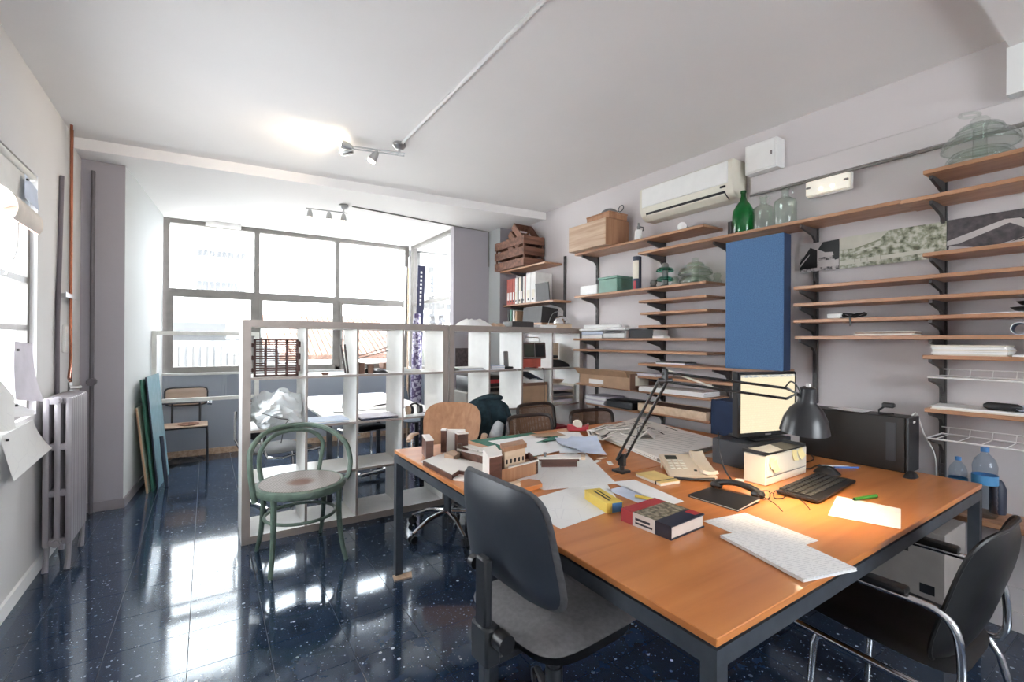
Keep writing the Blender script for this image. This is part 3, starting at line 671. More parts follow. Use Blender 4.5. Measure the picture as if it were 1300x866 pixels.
# ---------------------------------------------------------------- cane-back cantilever chairs
mat('dark_bentwood', (.035, .020, .016), .4)
m = bpy.data.materials.new('cane_mesh'); m.use_nodes = True; nt = m.node_tree; nt.nodes.clear(); MATS['cane_mesh'] = m
out = N(nt, 'ShaderNodeOutputMaterial'); bs = N(nt, 'ShaderNodeBsdfPrincipled'); bs.inputs['Base Color'].default_value = (.20, .105, .06, 1); bs.inputs['Roughness'].default_value = .6
tr = N(nt, 'ShaderNodeBsdfTransparent'); mxs = N(nt, 'ShaderNodeMixShader')
v = coord(nt, scale=(1, 1, 1)); sx_ = N(nt, 'ShaderNodeSeparateXYZ'); nt.links.new(v, sx_.inputs[0])
acc = None
for ax in (0, 2):
    q = N(nt, 'ShaderNodeMath', operation='MULTIPLY'); q.inputs[1].default_value = 130; nt.links.new(sx_.outputs[ax], q.inputs[0])
    f = N(nt, 'ShaderNodeMath', operation='FRACT'); nt.links.new(q.outputs[0], f.inputs[0])
    g = N(nt, 'ShaderNodeMath', operation='GREATER_THAN'); g.inputs[1].default_value = .42; nt.links.new(f.outputs[0], g.inputs[0])
    if acc is None: acc = g.outputs[0]
    else:
        mm = N(nt, 'ShaderNodeMath', operation='MULTIPLY'); nt.links.new(acc, mm.inputs[0]); nt.links.new(g.outputs[0], mm.inputs[1]); acc = mm.outputs[0]
nt.links.new(acc, mxs.inputs[0]); nt.links.new(bs.outputs[0], mxs.inputs[1]); nt.links.new(tr.outputs[0], mxs.inputs[2]); nt.links.new(mxs.outputs[0], out.inputs[0])
def cane_chair(loc, rz, label):
    t = T('cane_chair', label, 'chair', loc, rz, 'cane-backed chairs along the far side of the work table')
    fb_ = lambda a, b, c: (a, -.24 - .02 * (b / .1) + .04 * (a / .22) ** 2 + c, .685 + b)
    ol = rr(.40, .24, 6, 40)
    bf = O('back_frame', MB().tube([fb_(a, b, 0) for a, b in ol], .0125, 8, cyc=True, flat=1.2), 'dark_bentwood', t)
    O('back_cane', MB().surf(lambda u, v: fb_((u - .5) * .39, (v - .5) * .23, 0), 10, 4, .002), 'cane_mesh', bf)
    sf_ = O('seat_frame', MB().tube([(a, b, .445) for a, b in rr(.44, .42, 6, 40)], .014, 8, cyc=True), 'dark_bentwood', t)
    O('seat_cane', MB().surf(lambda u, v: ((u - .5) * .42, (v - .5) * .40, .447), 2, 2, .003), 'cane_old', sf_)
    for s_ in (-1, 1):
        O('frame_tube', MB().tube([(s_ * .205, -.225, .70), (s_ * .205, -.215, .48), (s_ * .205, -.18, .43), (s_ * .205, .18, .425), (s_ * .205, .225, .39), (s_ * .205, .225, .06), (s_ * .205, .18, .014), (s_ * .205, -.24, .014)], .011, 8, sm=3), 'chrome', t)
    O('floor_tube', MB().tube([(-.205, -.24, .014), (.205, -.24, .014)], .011, 8), 'chrome', t)
    return t
c1 = cane_chair((2.01, 2.58, 0), PI, 'cane-backed chair pushed in beside the green cutting mat')
cp(c1, (2.43, 3.07, .0), PI + .04, 'cane-backed chair standing behind the others with its back to the radio')
cp(c1, (2.56, 2.55, 0), PI - .16, 'cane-backed chair pushed in behind the red tape dispenser')

# ---------------------------------------------------------------- school chair, chairs and desk by the window
wood('school_ply', (.42, .30, .22), (.54, .40, .30), .5, axis=0)
sc_ = T('school_chair', 'plywood school chair with dark tube frame under the window', 'chair', (-.19, 6.27, 0), 0)
O('seat', A(-.205, -.16, .40, .205, .19, .414, .01, 2), 'school_ply', sc_); O('backrest', pad(MB(), rr(.40, .20, 6), .006, .006, lambda a, b, c: (a, .23 + .06 * b - .03 * (a / .2) ** 2 * -1 + c, .70 + b), p=30), 'school_ply', sc_)
O('back_frame', MB().tube([(a * 1.01, .232 + .06 * b + .03 * (a / .2) ** 2, .70 + b * 1.02) for a, b in rr(.40, .20, 6, 40)], .009, 8, cyc=True), 'black_plastic', sc_)
for s_ in (-1, 1):
    O('back_post', MB().tube([(s_ * .13, .17, .40), (s_ * .13, .225, .62)], .011, 8), 'black_plastic', sc_)
    O('leg', MB().tube([(s_ * .195, -.15, .395), (s_ * .20, -.16, .33), (s_ * .205, -.165, 0)], .011, 8), 'black_plastic', sc_); O('leg', MB().tube([(s_ * .195, .17, .395), (s_ * .20, .18, .33), (s_ * .20, .23, 0)], .011, 8), 'black_plastic', sc_)
O('seat_rail', MB().tube([(-.195, -.15, .395), (.195, -.15, .395)], .010, 8), 'black_plastic', sc_)
wf = T('white_frame', 'white rectangular metal frame with rod end caps before the school chair', 'rack', (-.47, 5.95, 0))  # unidentified white frame, built as a plain rack with a glass panel
for bx in ((.0, .70, .045, 1.44), (.92, .70, .965, 1.44), (.045, 1.40, .92, 1.44), (.045, .70, .92, .74)): O('frame_bar', A(bx[0], -.015, bx[1], bx[2], .015, bx[3], .003), 'frame_white', wf, smooth=False)
rd = O('rod', MB().cyl((.02, .03, .685), (.50, .03, .685), .008), 'dark_metal', wf)
for x in (.02, .50): O('end_cap', MB().cyl((x - .02, .03, .672), (x + .02, .03, .672), .022, n=12).cyl((x, .03, .672), (x, .005, .735), .012, n=8), 'chrome', rd)
O('frame_glass', A(.045, -.002, .74, .92, .002, 1.40), 'window_glass', wf)

dk = T('drawing_desk', 'white-topped drawing desk behind the bookcase near the window', 'desk', (.80, 4.05, 0))
O('desktop', A(0, 0, .705, .98, 1.5, .73, .003), 'white_board', dk, smooth=False)
for x, y in ((.05, .05), (.89, .05), (.05, 1.41), (.89, 1.41)): O('leg', A(x, y, 0, x + .04, y + .04, .705), 'dark_metal', dk, smooth=False)
O('cross_rail', A(.05, .7, .08, .93, .74, .12), 'dark_metal', dk, smooth=False)
mat('black_vinyl', (.010, .010, .011), .6, var=.2, spec=.12)
def visitor_chair(loc, rz, label):
    t = T('visitor_chair', label, 'chair', loc, rz)
    O('seat', pad(MB(), rr(.44, .44, 5), .03, .025, lambda a, b, c: (a, b, .44 + c)), 'black_vinyl', t); O('backrest', pad(MB(), rr(.43, .34, 5), .02, .02, lambda a, b, c: (a, -.22 - .1 * b + c, .70 + b)), 'black_vinyl', t)
    for s_ in (-1, 1): O('frame_tube', MB().tube([(s_ * .225, -.25, .75), (s_ * .225, -.21, .42), (s_ * .225, .20, .42), (s_ * .225, .24, .38), (s_ * .225, .22, .02), (s_ * .225, -.2, .014)], .011, 8, sm=3), 'chrome', t)
    O('floor_tube', MB().tube([(-.225, -.2, .014), (.225, -.2, .014)], .011, 8), 'chrome', t)
    return t
visitor_chair((.52, 4.42, 0), -1.2, 'black visitor chair with chrome tubes behind the plastic bag'); 
sst = T('sled_stool', 'low black stool with chrome sled frame under the drawing desk', 'stool', (1.42, 4.95, 0), .3)
O('seat', pad(MB(), rr(.42, .40, 5), .03, .025, lambda a, b, c: (a, b, .44 + c)), 'black_vinyl', sst)
for s_ in (-1, 1): O('frame_tube', MB().tube([(s_ * .20, -.18, .41), (s_ * .20, .18, .41), (s_ * .20, .21, .37), (s_ * .20, .21, .05), (s_ * .20, .17, .014), (s_ * .20, -.2, .014)], .012, 8, sm=3), 'chrome', sst)
O('floor_tube', MB().tube([(-.20, -.2, .014), (.20, -.2, .014)], .012, 8), 'chrome', sst)
go = T('task_chair', 'blue-grey task chair beside the drawing desk', 'chair', (2.06, 5.15, 0), -PI / 2)
mat('blue_grey_fabric', (.10, .125, .16), .8)
O('seat', pad(MB(), rr(.45, .43, 5), .025, .03, lambda a, b, c: (a, b, .45 + c)), 'blue_grey_fabric', go); O('backrest', pad(MB(), rr(.40, .32, 4), .02, .02, lambda a, b, c: (a, -.23 - .1 * b + .05 * (a / .2) ** 2 + c, .70 + b)), 'blue_grey_fabric', go)
O('back_bar', A(-.03, -.26, .42, .03, -.24, .68, .005), 'base_plastic', go); O('gas_column', MB().cyl((0, 0, .09), (0, 0, .43), .025), 'base_plastic', go); castor_base(go, .09, 'base_plastic')

# dark jacket hung on a chair beyond the plywood chair
mat('teal_cloth', (.022, .045, .058), .95, var=.3, scale=25, bmp=.4); mat('grey_cloth', (.35, .35, .35), .95, var=.15, scale=25, bmp=.3)
jc = T('side_chair', 'dark side chair covered by the teal jacket', 'chair', (1.95, 3.14, 0), PI)
O('seat', A(-.21, -.18, .43, .21, .22, .45, .01), 'dark_bentwood', jc); O('backrest', A(-.20, -.21, .62, .20, -.19, .82, .006), 'dark_bentwood', jc)
for x, y in ((-.18, -.19), (.18, -.19)): O('leg', A(x - .015, y - .015, 0, x + .015, y + .015, .62), 'dark_bentwood', jc)
for x, y in ((-.18, .19), (.18, .19)): O('leg', A(x - .015, y - .015, 0, x + .015, y + .015, .43), 'dark_bentwood', jc)
def jk(u, v):
    # front hem (v=0) over the top of the backrest (v=.5) to the back hem
    x = -.205 + .40 * u; s_ = (v - .5) * 2
    fold = .018 * math.sin(u * 17 + v * 3) + .012 * math.sin(u * 31 + 5 * v)
    top = .895 - .10 * abs(u - .45) ** 1.5 * 2 + .012 * math.sin(u * 9)
    y = .20 + (-.05 - .07 * abs(s_) - fold if s_ < 0 else .05 + .07 * abs(s_) + fold) * min(1, abs(s_) * 3)
    return (x * (1 + .14 * abs(s_)), y, top - .42 * max(0, abs(s_) - .06) ** 1.05)
jo = T('jacket', 'dark teal jacket draped over a chair back beside the plywood chair', 'jacket', (1.955, 3.14, 0))
O('body', MB().surf(jk, 26, 24, .008), 'teal_cloth', jo)
O('collar', MB().tube([(-.13, .14, .885), (-.02, .12, .905), (.10, .14, .885)], [.018, .026, .018], 8, sm=5), 'teal_cloth', jo)
O('sleeve', MB().tube([(-.17, .14, .83), (-.20, .10, .70), (-.19, .09, .55), (-.20, .09, .45)], [.05, .055, .045, .04], 10, sm=4), 'teal_cloth', jo)
tag(O('sweater', MB().tube([(1.80, 2.87, .765), (1.785, 2.88, .73), (1.785, 2.92, .66), (1.80, 2.98, .57), (1.82, 3.02, .50)], [.032, .046, .052, .055, .05], 12, sm=4), 'grey_cloth'), 'grey sweater heaped on the side chair between jacket and cane chair', 'sweater')
# ---------------------------------------------------------------- things on the wall shelves
def glass_real(name, col, rough=.02):
    m, nt, b = nodes(name); b.inputs['Base Color'].default_value = (*col, 1); b.inputs['Roughness'].default_value = rough
    b.inputs['Transmission Weight'].default_value = 1; b.inputs['IOR'].default_value = 1.45; return m
glass_real('green_glass', (.10, .48, .22)); glassm('clear_glass', (.94, .97, .95), .22, 1); glassm('teal_glass', (.50, .78, .70), .25, 1); glassm('pale_glass', (.90, .94, .90), .25, 1)
mat('lid_green', (.13, .26, .20), .4); mat('navy', (.018, .026, .05), .5); mat('label_cream', (.72, .66, .55), .6); mat('red_label', (.45, .03, .04), .5); mat('ceramic_grey', (.17, .165, .16), .45)
def bottle(name, label, loc, prof, m='clear_glass', th=.004, n=28):
    t = T(name, label, 'bottle', loc)
    inner = [(max(r - th, .0008), z + (th if i == 0 else 0)) for i, (r, z) in enumerate(prof)]
    O('glass_body', MB().lathe([(.0008, 0)] + prof + inner[::-1] + [(.0008, th)], n, cap=False), m, t)
    return t
wb_ = T('wooden_box', 'large pale wooden box standing on the upper shelf end', 'box', (2.895, 2.935, 2.21))
O('box_body', A(0, 0, 0, .29, .49, .235, .003), 'box_wood', wb_, smooth=False)
O('side_face', A(.004, -.004, .0, .288, .0, .235), 'ply_wood', wb_, smooth=False)
lb2 = T('lidded_box', 'flat brown wooden box lying on the pale wooden box', 'box', (2.93, 2.70, 2.4455))
O('box_body', A(0, .22, 0, .22, .51, .045, .002), 'ply_wood', lb2, smooth=False); O('lid', A(-.004, .216, .045, .224, .514, .06, .002), 'ply_wood', lb2, smooth=False)
tag(O('metal_disc', MB(Matrix.Translation((3.03, 3.02, 2.508)) @ Matrix.Rotation(.0, 4, 'X')).lathe([(.001, .05), (.04, .045), (.07, .025), (.085, 0), (.001, 0)], 20, cap=False), 'ceramic_grey'), 'dark domed metal lid lying on the flat brown box', 'lid')
tag(O('wire_ring', MB().tube([(3.06 + .03 * math.sin(a) * .3, 2.93 + .03 * math.cos(a) - .02, 2.541 + .03 * math.sin(a)) for a in [2 * PI * k / 20 for k in range(20)]], .004, 6, cyc=True), 'dark_metal'), 'small dark wire ring standing on the flat brown box', 'ring')
sbt = T('ceramic_fuse', 'grey ceramic fuse holder with a dark clamp on the upper shelf', 'insulator', (3.03, 2.68, 2.21))
O('body', MB().lathe([(.032, 0), (.034, .02), (.03, .085), (.026, .09)], 16), 'white_plastic', sbt); O('neck', MB().lathe([(.012, .09), (.014, .12), (.009, .125), (.008, .15)], 12), 'ceramic_grey', sbt); O('clamp', MB().tube([(.02, -.01, .075), (.034, -.02, .09), (.032, -.02, .115), (.012, 0, .12)], .005, 6), 'dark_metal', sbt)
tn = T('paper_roll_tin', 'white-ended small tin lying on the upper shelf under the air conditioner', 'tin', (3.07, 2.27, 2.2455), 0)
O('body', MB().cyl((-.03, -.01, 0), (.075, .05, 0), .035, n=20), 'ceramic_grey', tn); O('end_cap', MB().cyl((-.035, -.013, 0), (-.03, -.01, 0), .034, n=20), 'white_plastic', tn)
tag(O('glass_tray', MB().box(3.0, 2.04, 2.2105, 3.18, 2.20, 2.222, .002), 'clear_glass'), 'flat clear glass plate on the upper shelf end', 'glass plate')
# carboys
bottle('green_bottle', 'green glass demijohn bottle on the long upper shelf', (3.085, 1.80, 2.10), [(.066, 0), (.070, .01), (.070, .13), (.066, .165), (.045, .205), (.024, .235), (.017, .262), (.016, .285), (.019, .288), (.019, .302), (.016, .305)], 'green_glass')
for y, s_, lb_ in ((1.665, .93, 'clear glass carboy standing next to the green bottle'), (1.525, 1.0, 'larger clear glass carboy under the painted trunking')):
    c_ = bottle('glass_carboy', lb_, (3.09, y, 2.10), [(.062 * s_, 0), (.066 * s_, .008), (.066 * s_, .15 * s_), (.06 * s_, .17 * s_), (.03 * s_, .188 * s_), (.022 * s_, .20 * s_), (.022 * s_, .235 * s_), (.027 * s_, .237 * s_), (.027 * s_, .25 * s_), (.022 * s_, .252 * s_)])
    O('handle', MB().tube([(-.005, -.02 * s_, .24 * s_), (-.01, -.05 * s_, .235 * s_), (-.01, -.05 * s_, .20 * s_), (-.005, -.03 * s_, .185 * s_)], .005, 6, sm=3), 'clear_glass', c_)
def insulator(name, label, loc, m, disc, mcore='ceramic_grey', tilt=0):
    t = T(name, label, 'insulator', loc, rot=(tilt, 0, 0))
    for r, z, h in disc:
        O('glass_disc', MB().lathe([(r * .30, z + h), (r * .55, z + h * .98), (r * .82, z + h * .80), (r * .97, z + h * .42), (r, z + h * .12), (r * .97, z), (r * .93, z + h * .06), (r * .90, z + h * .35), (r * .75, z + h * .66), (r * .5, z + h * .82), (r * .28, z + h * .84)], 30, cap=False), m, t)
        O('rim', MB().tube([(r * .985 * math.cos(2 * PI * k / 30), r * .985 * math.sin(2 * PI * k / 30), z + .004) for k in range(30)], .004, 6, cyc=True), m, t)
    top = max(z + h for r, z, h in disc); rr_ = disc[-1][0] * .42
    O('core', MB().lathe([(.04, 0), (.045, .006), (.026, .02), (.024, top * .9), (rr_, top), (rr_, top + .02), (rr_ * .7, top + .032), (.012, top + .034)], 18), mcore, t)
    return t
insulator('glass_insulator', 'teal glass insulator with two discs on the shelf beside the label tube', (3.07, 2.44, 1.80), 'teal_glass', [(.068, .05, .035), (.068, .125, .035)])
insulator('glass_insulator', 'wide clear glass insulator of stacked discs left of the blue panel', (3.08, 2.17, 1.80), 'pale_glass', [(.118, .0, .065), (.122, .07, .06), (.065, .135, .03)], 'pale_glass')
insulator('glass_insulator', 'very large clear glass insulator on the topmost shelf', (3.07, .625, 2.22), 'clear_glass', [(.125, .0, .065), (.14, .075, .07), (.085, .15, .035)], 'clear_glass')
tag(O('glass_ring', MB().tube([(3.04 + .035 * math.cos(a), .655 + .035 * math.sin(a), 2.452 + .006 * math.sin(a)) for a in [2 * PI * k / 20 for k in range(20)]], .007, 8, cyc=True), 'clear_glass'), 'small clear glass ring lying on the very large insulator', 'glass ring')
for y, x, lb_ in ((2.335, 3.06, 'small clear glass knob between the two big insulators'), (2.035, 3.15, 'small clear glass knob right of the wide insulator'), (2.58, 3.10, 'small dark glass knob behind the teal insulator')):
    tag(O('knob_insulator', MB().lathe([(.001, 0), (.03, .0), (.034, .015), (.02, .03), (.03, .05), (.022, .07), (.001, .075)], 18, c=(x, y, 1.80), cap=False), 'pale_glass' if 'clear' in lb_ else 'ceramic_grey'), lb_, 'insulator')
tag(O('white_box', A(2.985, 3.13, 1.80, 3.10, 3.36, 1.885, .004), 'white_plastic'), 'small white box beside the green box', 'box')
gb = T('green_box', 'green plastic storage box with a lid on the shelf', 'box', (2.99, 2.885, 1.80))
O('body', A(0, 0, 0, .20, .23, .12, .004), 'lid_green', gb); O('lid', A(-.005, -.005, .12, .205, .235, .142, .004), 'lid_green', gb)
tb = T('label_tube', 'navy cardboard tube with a cream and red label', 'tube', (3.025, 2.69, 1.80))
O('tube_body', MB().lathe([(.036, 0), (.036, .275), (.033, .278)], 22), 'navy', tb); O('label', MB().surf(lambda u, v: (-.0367 * math.cos(-1.1 + 1.7 * u), .0367 * math.sin(-1.1 + 1.7 * u) - .0, .09 + .15 * v), 8, 1, .0006), 'label_cream', tb); O('red_band', MB().surf(lambda u, v: (-.0367 * math.cos(-.5 + .6 * u), .0367 * math.sin(-.5 + .6 * u), .0 + .07 * v), 6, 1, .0006), 'red_label', tb)

# blue felt panel
m, nt, b = nodes('blue_felt'); v = coord(nt)
n = N(nt, 'ShaderNodeTexNoise'); n.inputs['Scale'].default_value = 160; n.inputs['Detail'].default_value = 4; nt.links.new(v, n.inputs['Vector'])
nt.links.new(ramp(nt, n.outputs[0], [(.3, (.055, .125, .26)), (.7, (.10, .20, .36))]), b.inputs['Base Color']); b.inputs['Roughness'].default_value = .95; bump(nt, b, n.outputs[0], .3, .002)
bp = T('felt_panel', 'tall blue felt covered panel standing on a shelf', 'panel', (2.93, 1.455, 1.187))
O('front_face', A(0, 0, 0, .012, .375, .845, .002), 'blue_felt', bp, smooth=False); mat('navy_felt', (.02, .035, .08), .95); O('panel_body', A(.012, 0, 0, .095, .375, .845, .002), 'navy_felt', bp, smooth=False)

# building photographs pinned under the long shelf
def photo_mat(name, kind):
    m, nt, b = nodes(name); v = coord(nt)
    s_ = N(nt, 'ShaderNodeSeparateXYZ'); nt.links.new(v, s_.inputs[0])
    n = N(nt, 'ShaderNodeTexNoise'); n.inputs['Scale'].default_value = 34; n.inputs['Detail'].default_value = 8; nt.links.new(v, n.inputs['Vector'])
    if kind == 1: c = ramp(nt, n.outputs[0], [(.35, (.09, .10, .06)), (.48, (.30, .31, .22)), (.6, (.55, .54, .46))])
    elif kind == 0: c = ramp(nt, n.outputs[0], [(.40, (.02, .02, .02)), (.55, (.48, .43, .42))])
    else: c = ramp(nt, n.outputs[0], [(.3, (.035, .03, .035)), (.7, (.11, .09, .095))])
    nt.links.new(c, b.inputs['Base Color']); b.inputs['Roughness'].default_value = .5
    return m
for k in range(3): photo_mat('photo_%d' % k, k)
mat('photo_black', (.015, .015, .016), .5); mat('photo_pale', (.50, .46, .45), .5); mat('photo_cream', (.55, .54, .46), .5); mat('photo_green', (.22, .23, .15), .5)
def _pm(pl, W_, H_, i):
    mb = MB(); x = -.0004 - i * .00008
    mb.add([(x, -a * W_, c * H_) for a, c in pl], [tuple(range(len(pl)))]); return mb
P0 = [([(0, .62), (.0, 1), (1, 1), (1, .5), (.5, .45), (.5, .3)], 'photo_pale'), ([(0, .12), (.0, .35), (.28, .85), (.46, .72), (.46, .12)], 'photo_black'), ([(.02, .28), (.26, .62), (.26, .58), (.02, .2)], 'photo_pale'), ([(.5, .12), (.5, .34), (1, .36), (1, .12)], 'photo_pale'), ([(.48, .75), (.6, .98), (1, 1), (1, .35), (.9, .32), (.85, .6), (.66, .62)], 'photo_black')]
P1 = [([(0, .62), (0, 1), (.5, 1), (.4, .74), (.16, .6)], 'photo_cream'), ([(.0, .1), (0, .24), (.9, .30), (.9, .2)], 'photo_cream')]
for k in range(4): P1.append(([(.17, .38 + k * .11), (.42, .50 + k * .14), (.42, .45 + k * .14), (.17, .345 + k * .11)], 'photo_cream' if k % 2 else 'photo_green'))
for k in range(5): P1.append(([(.16 + k * .065, .16), (.165 + k * .065, .16), (.165 + k * .065, .42), (.16 + k * .065, .42)], 'photo_green'))
P2 = [([(0, .30), (.0, .42), (.44, .80), (.56, .78), (.1, .32)], 'photo_pale'), ([(.0, .02), (.02, .28), (.25, .16), (.2, .02)], 'photo_pale'), ([(.46, .72), (.62, .45), (.70, .50), (.95, .96), (.72, .96), (.60, .80)], 'photo_pale'), ([(.55, .78), (.64, .83), (.66, .76), (.58, .72)], 'photo_black'), ([(.3, .1), (.5, .24), (1, .58), (1, .44), (.6, .08)], 'photo_pale'), ([(.48, .2), (.52, .25), (.8, .42), (.82, .38)], 'photo_black')]
def photo(label, y0, y1, z0, z1, m, polys):
    t = T('photograph', label, 'photograph', (3.212, y1, z0))
    O('print', A(0, -(y1 - y0), 0, .002, 0, z1 - z0), m, t, smooth=False)
    for i, (pl, mm) in enumerate(polys): O('printed_shape', _pm(pl, y1 - y0, z1 - z0, i), mm, t, smooth=False)
photo('black and white photograph of a dark building and tree beside the blue panel', 1.268, 1.492, 1.812, 1.993, 'photo_0', P0)
photo('faded green panoramic photograph of a terraced concrete building', .777, 1.266, 1.81, 1.998, 'photo_1', P1)
photo('black and white photograph of an aerial view of a model', .30, .775, 1.812, 2.0, 'photo_2', P2)

# papers, binders and boxes
m, nt, b = nodes('paper_text'); v = coord(nt, 'Object')
s_ = N(nt, 'ShaderNodeSeparateXYZ'); nt.links.new(v, s_.inputs[0])
q = N(nt, 'ShaderNodeMath', operation='MULTIPLY'); q.inputs[1].default_value = 110; nt.links.new(s_.outputs[1], q.inputs[0])
f = N(nt, 'ShaderNodeMath', operation='FRACT'); nt.links.new(q.outputs[0], f.inputs[0]); g = N(nt, 'ShaderNodeMath', operation='GREATER_THAN'); g.inputs[1].default_value = .62; nt.links.new(f.outputs[0], g.inputs[0])
n = N(nt, 'ShaderNodeTexNoise'); n.inputs['Scale'].default_value = 90; nt.links.new(v, n.inputs['Vector']); g2 = N(nt, 'ShaderNodeMath', operation='GREATER_THAN'); g2.inputs[1].default_value = .47; nt.links.new(n.outputs[0], g2.inputs[0])
mm = N(nt, 'ShaderNodeMath', operation='MULTIPLY'); nt.links.new(g.outputs[0], mm.inputs[0]); nt.links.new(g2.outputs[0], mm.inputs[1])
nt.links.new(mix(nt, mm.outputs[0], (.80, .79, .78), (.66, .65, .65)), b.inputs['Base Color']); b.inputs['Roughness'].default_value = .8
m, nt, b = nodes('drawing_paper'); v = coord(nt, 'Object')
n = N(nt, 'ShaderNodeTexVoronoi', feature='DISTANCE_TO_EDGE'); n.inputs['Scale'].default_value = 9; nt.links.new(v, n.inputs['Vector'])
nt.links.new(ramp(nt, n.outputs[0], [(0, (.70, .69, .69)), (.012, (.80, .79, .77))]), b.inputs['Base Color']); b.inputs['Roughness'].default_value = .8
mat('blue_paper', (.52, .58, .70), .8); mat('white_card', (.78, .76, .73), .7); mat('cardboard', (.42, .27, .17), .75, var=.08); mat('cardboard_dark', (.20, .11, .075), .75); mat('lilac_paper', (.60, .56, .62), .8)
def stack(name, label, cat, x0, y0, x1, y1, z, h, n, m='paper', rz=0, jit=.006, group=None, mats=None):
    # a pile of n thin leaves, each a little askew
    cx, cy = (x0 + x1) / 2, (y0 + y1) / 2; t = T(name, label, cat, (cx, cy, z), rz, group)
    w, d = (x1 - x0) / 2, (y1 - y0) / 2
    for k in range(n):
        a = random.uniform(-1, 1) * jit * 3; M = Matrix.Translation((random.uniform(-jit, jit), random.uniform(-jit, jit), h * k / n)) @ Matrix.Rotation(a, 4, 'Z')
        O('leaf', MB(M).box(-w, -d, 0, w, d, h / n * .93), (mats[k % len(mats)] if mats else m), t, smooth=False)
    return t
def ring_binder(label, x0, y0, z, L, W_, H_, m, ang=0):
    t = T('ring_binder', label, 'binder', (x0, y0, z), ang)
    O('cover', MB().box(0, 0, 0, W_, L, .003).box(0, 0, H_ - .003, W_, L, H_).box(0, 0, 0, .003, L, H_), m, t, smooth=False)
    O('pages', A(.02, .006, .004, W_ - .006, L - .006, H_ - .006), 'paper', t, smooth=False)
    return t
ring_binder('white ring binder at the bottom of the binder pile', 2.985, 3.06, 1.39, .27, .22, .034, 'white_card'); ring_binder('blue-edged ring binder lying second in the binder pile', 2.985, 3.05, 1.4245, .28, .22, .03, 'blue_paper')
rb = ring_binder('grey box file with a finger ring in the binder pile', 2.98, 2.78, 1.39, .26, .23, .07, 'ceramic_grey')
O('spine_label', A(-.002, .005, .005, .0, .255, .042), 'sill_stone', rb); O('finger_ring', MB().tube([(-.004, .13 + .10 * math.cos(a), .055 + .010 * math.sin(a)) for a in [2 * PI * k / 24 for k in range(24)]], .003, 6, cyc=True), 'dark_metal', rb)
stack('paper_pile', 'loose white papers lying across the binder pile', 'papers', 2.99, 2.80, 3.20, 3.36, 1.4605, .02, 4, rz=.03, mats=['paper', 'white_card'])
ring_binder('black box file lying right of the grey box file', 3.0, 2.50, 1.39, .25, .20, .075, 'black_plastic')
tag(O('paper_roll', MB().tube([(3.04, 3.35, 1.50), (3.12, 2.96, 1.50)], .019, 12), 'paper'), 'white paper roll lying on top of the binder pile', 'paper roll')
tag(O('paper_pad', A(2.985, 2.38, 1.3905, 3.06, 2.49, 1.408), 'white_card'), 'small white pad in front of the black box file', 'pad')
stack('booklet_stack', 'thin booklets on the shelf left of the blue panel', 'booklets', 2.985, 2.20, 3.15, 2.45, 1.1865, .018, 3, mats=['lilac_paper', 'paper', 'black_plastic'], rz=.1)
stack('booklet_stack', 'lilac booklets at the end of the shelf behind the desk lamp', 'booklets', 2.96, 2.42, 3.14, 2.64, 1.0835, .02, 3, mats=['lilac_paper', 'white_card'], rz=-.08)
cb = T('cardboard_box', 'open cardboard box with folded flaps on the low shelf', 'box', (2.89, 2.64, .966))
O('box_side', A(0, .0, 0, .006, .60, .10), 'cardboard', cb, smooth=False); O('box_side', A(.30, 0, 0, .306, .60, .13), 'cardboard', cb, smooth=False); O('box_end', A(0, -.006, 0, .306, .0, .13), 'cardboard_dark', cb, smooth=False); O('box_end', A(0, .60, 0, .306, .606, .13), 'cardboard', cb, smooth=False); O('box_bottom', A(.006, 0, 0, .30, .6, .006), 'cardboard', cb, smooth=False)
O('flap', MB().surf(lambda u, v: (-.05 * v, .02 + .60 * u + .02 * v * (u - .5), .10 + .055 * v), 2, 2, .004), 'cardboard', cb, smooth=False)
O('flap', MB().surf(lambda u, v: (-.06 * v, .30 + .32 * u, .015 - .01 * v), 2, 2, .004), 'cardboard', cb, smooth=False); O('label', A(.06, -.0085, .03, .22, -.006, .115), 'label_cream', cb, smooth=False); O('slot', A(-.002, .30, .02, .001, .48, .06), 'paper', cb, smooth=False)
stack('paper_ream', 'white paper reams on the low shelf behind the desk lamp', 'papers', 2.955, 2.02, 3.16, 2.60, .9625, .035, 4, rz=.03)
stack('document_pile', 'pale document pile next to the black file case', 'papers', 2.95, 2.98, 3.18, 3.24, .7905, .075, 7, mats=['lilac_paper', 'paper', 'paper'], jit=.01)
fc = T('file_case', 'black plastic file case lying on the low shelf', 'case', (2.94, 2.66, .7905)); O('shell', A(0, 0, 0, .25, .30, .065, .012, 2), 'black_plastic', fc); O('grey_edge', A(-.003, .01, .01, .0, .29, .05, .001), 'dark_metal', fc)
tr_ = T('wooden_tray', 'pale wooden drawer tray on the lowest shelf', 'tray', (2.955, 1.99, .8005))
for bx in ((0, 0, .01, .62, 0), (.24, 0, .25, .62, 0), (.01, 0, .24, .01, 0), (.01, .61, .24, .62, 0)): O('tray_side', A(bx[0], bx[1], 0, bx[2], bx[3], .06), 'pale_wood', tr_, smooth=False)
O('tray_base', A(.01, .01, 0, .24, .61, .008), 'pale_wood', tr_, smooth=False); O('tray_cover', A(.012, .03, .045, .238, .60, .055), 'cardboard_dark', tr_, smooth=False)
tag(O('dark_box', A(2.99, 1.72, .551, 3.19, 1.975, .955, .004), 'navy_felt'), 'dark blue box standing on the low bench behind the monitor', 'box')
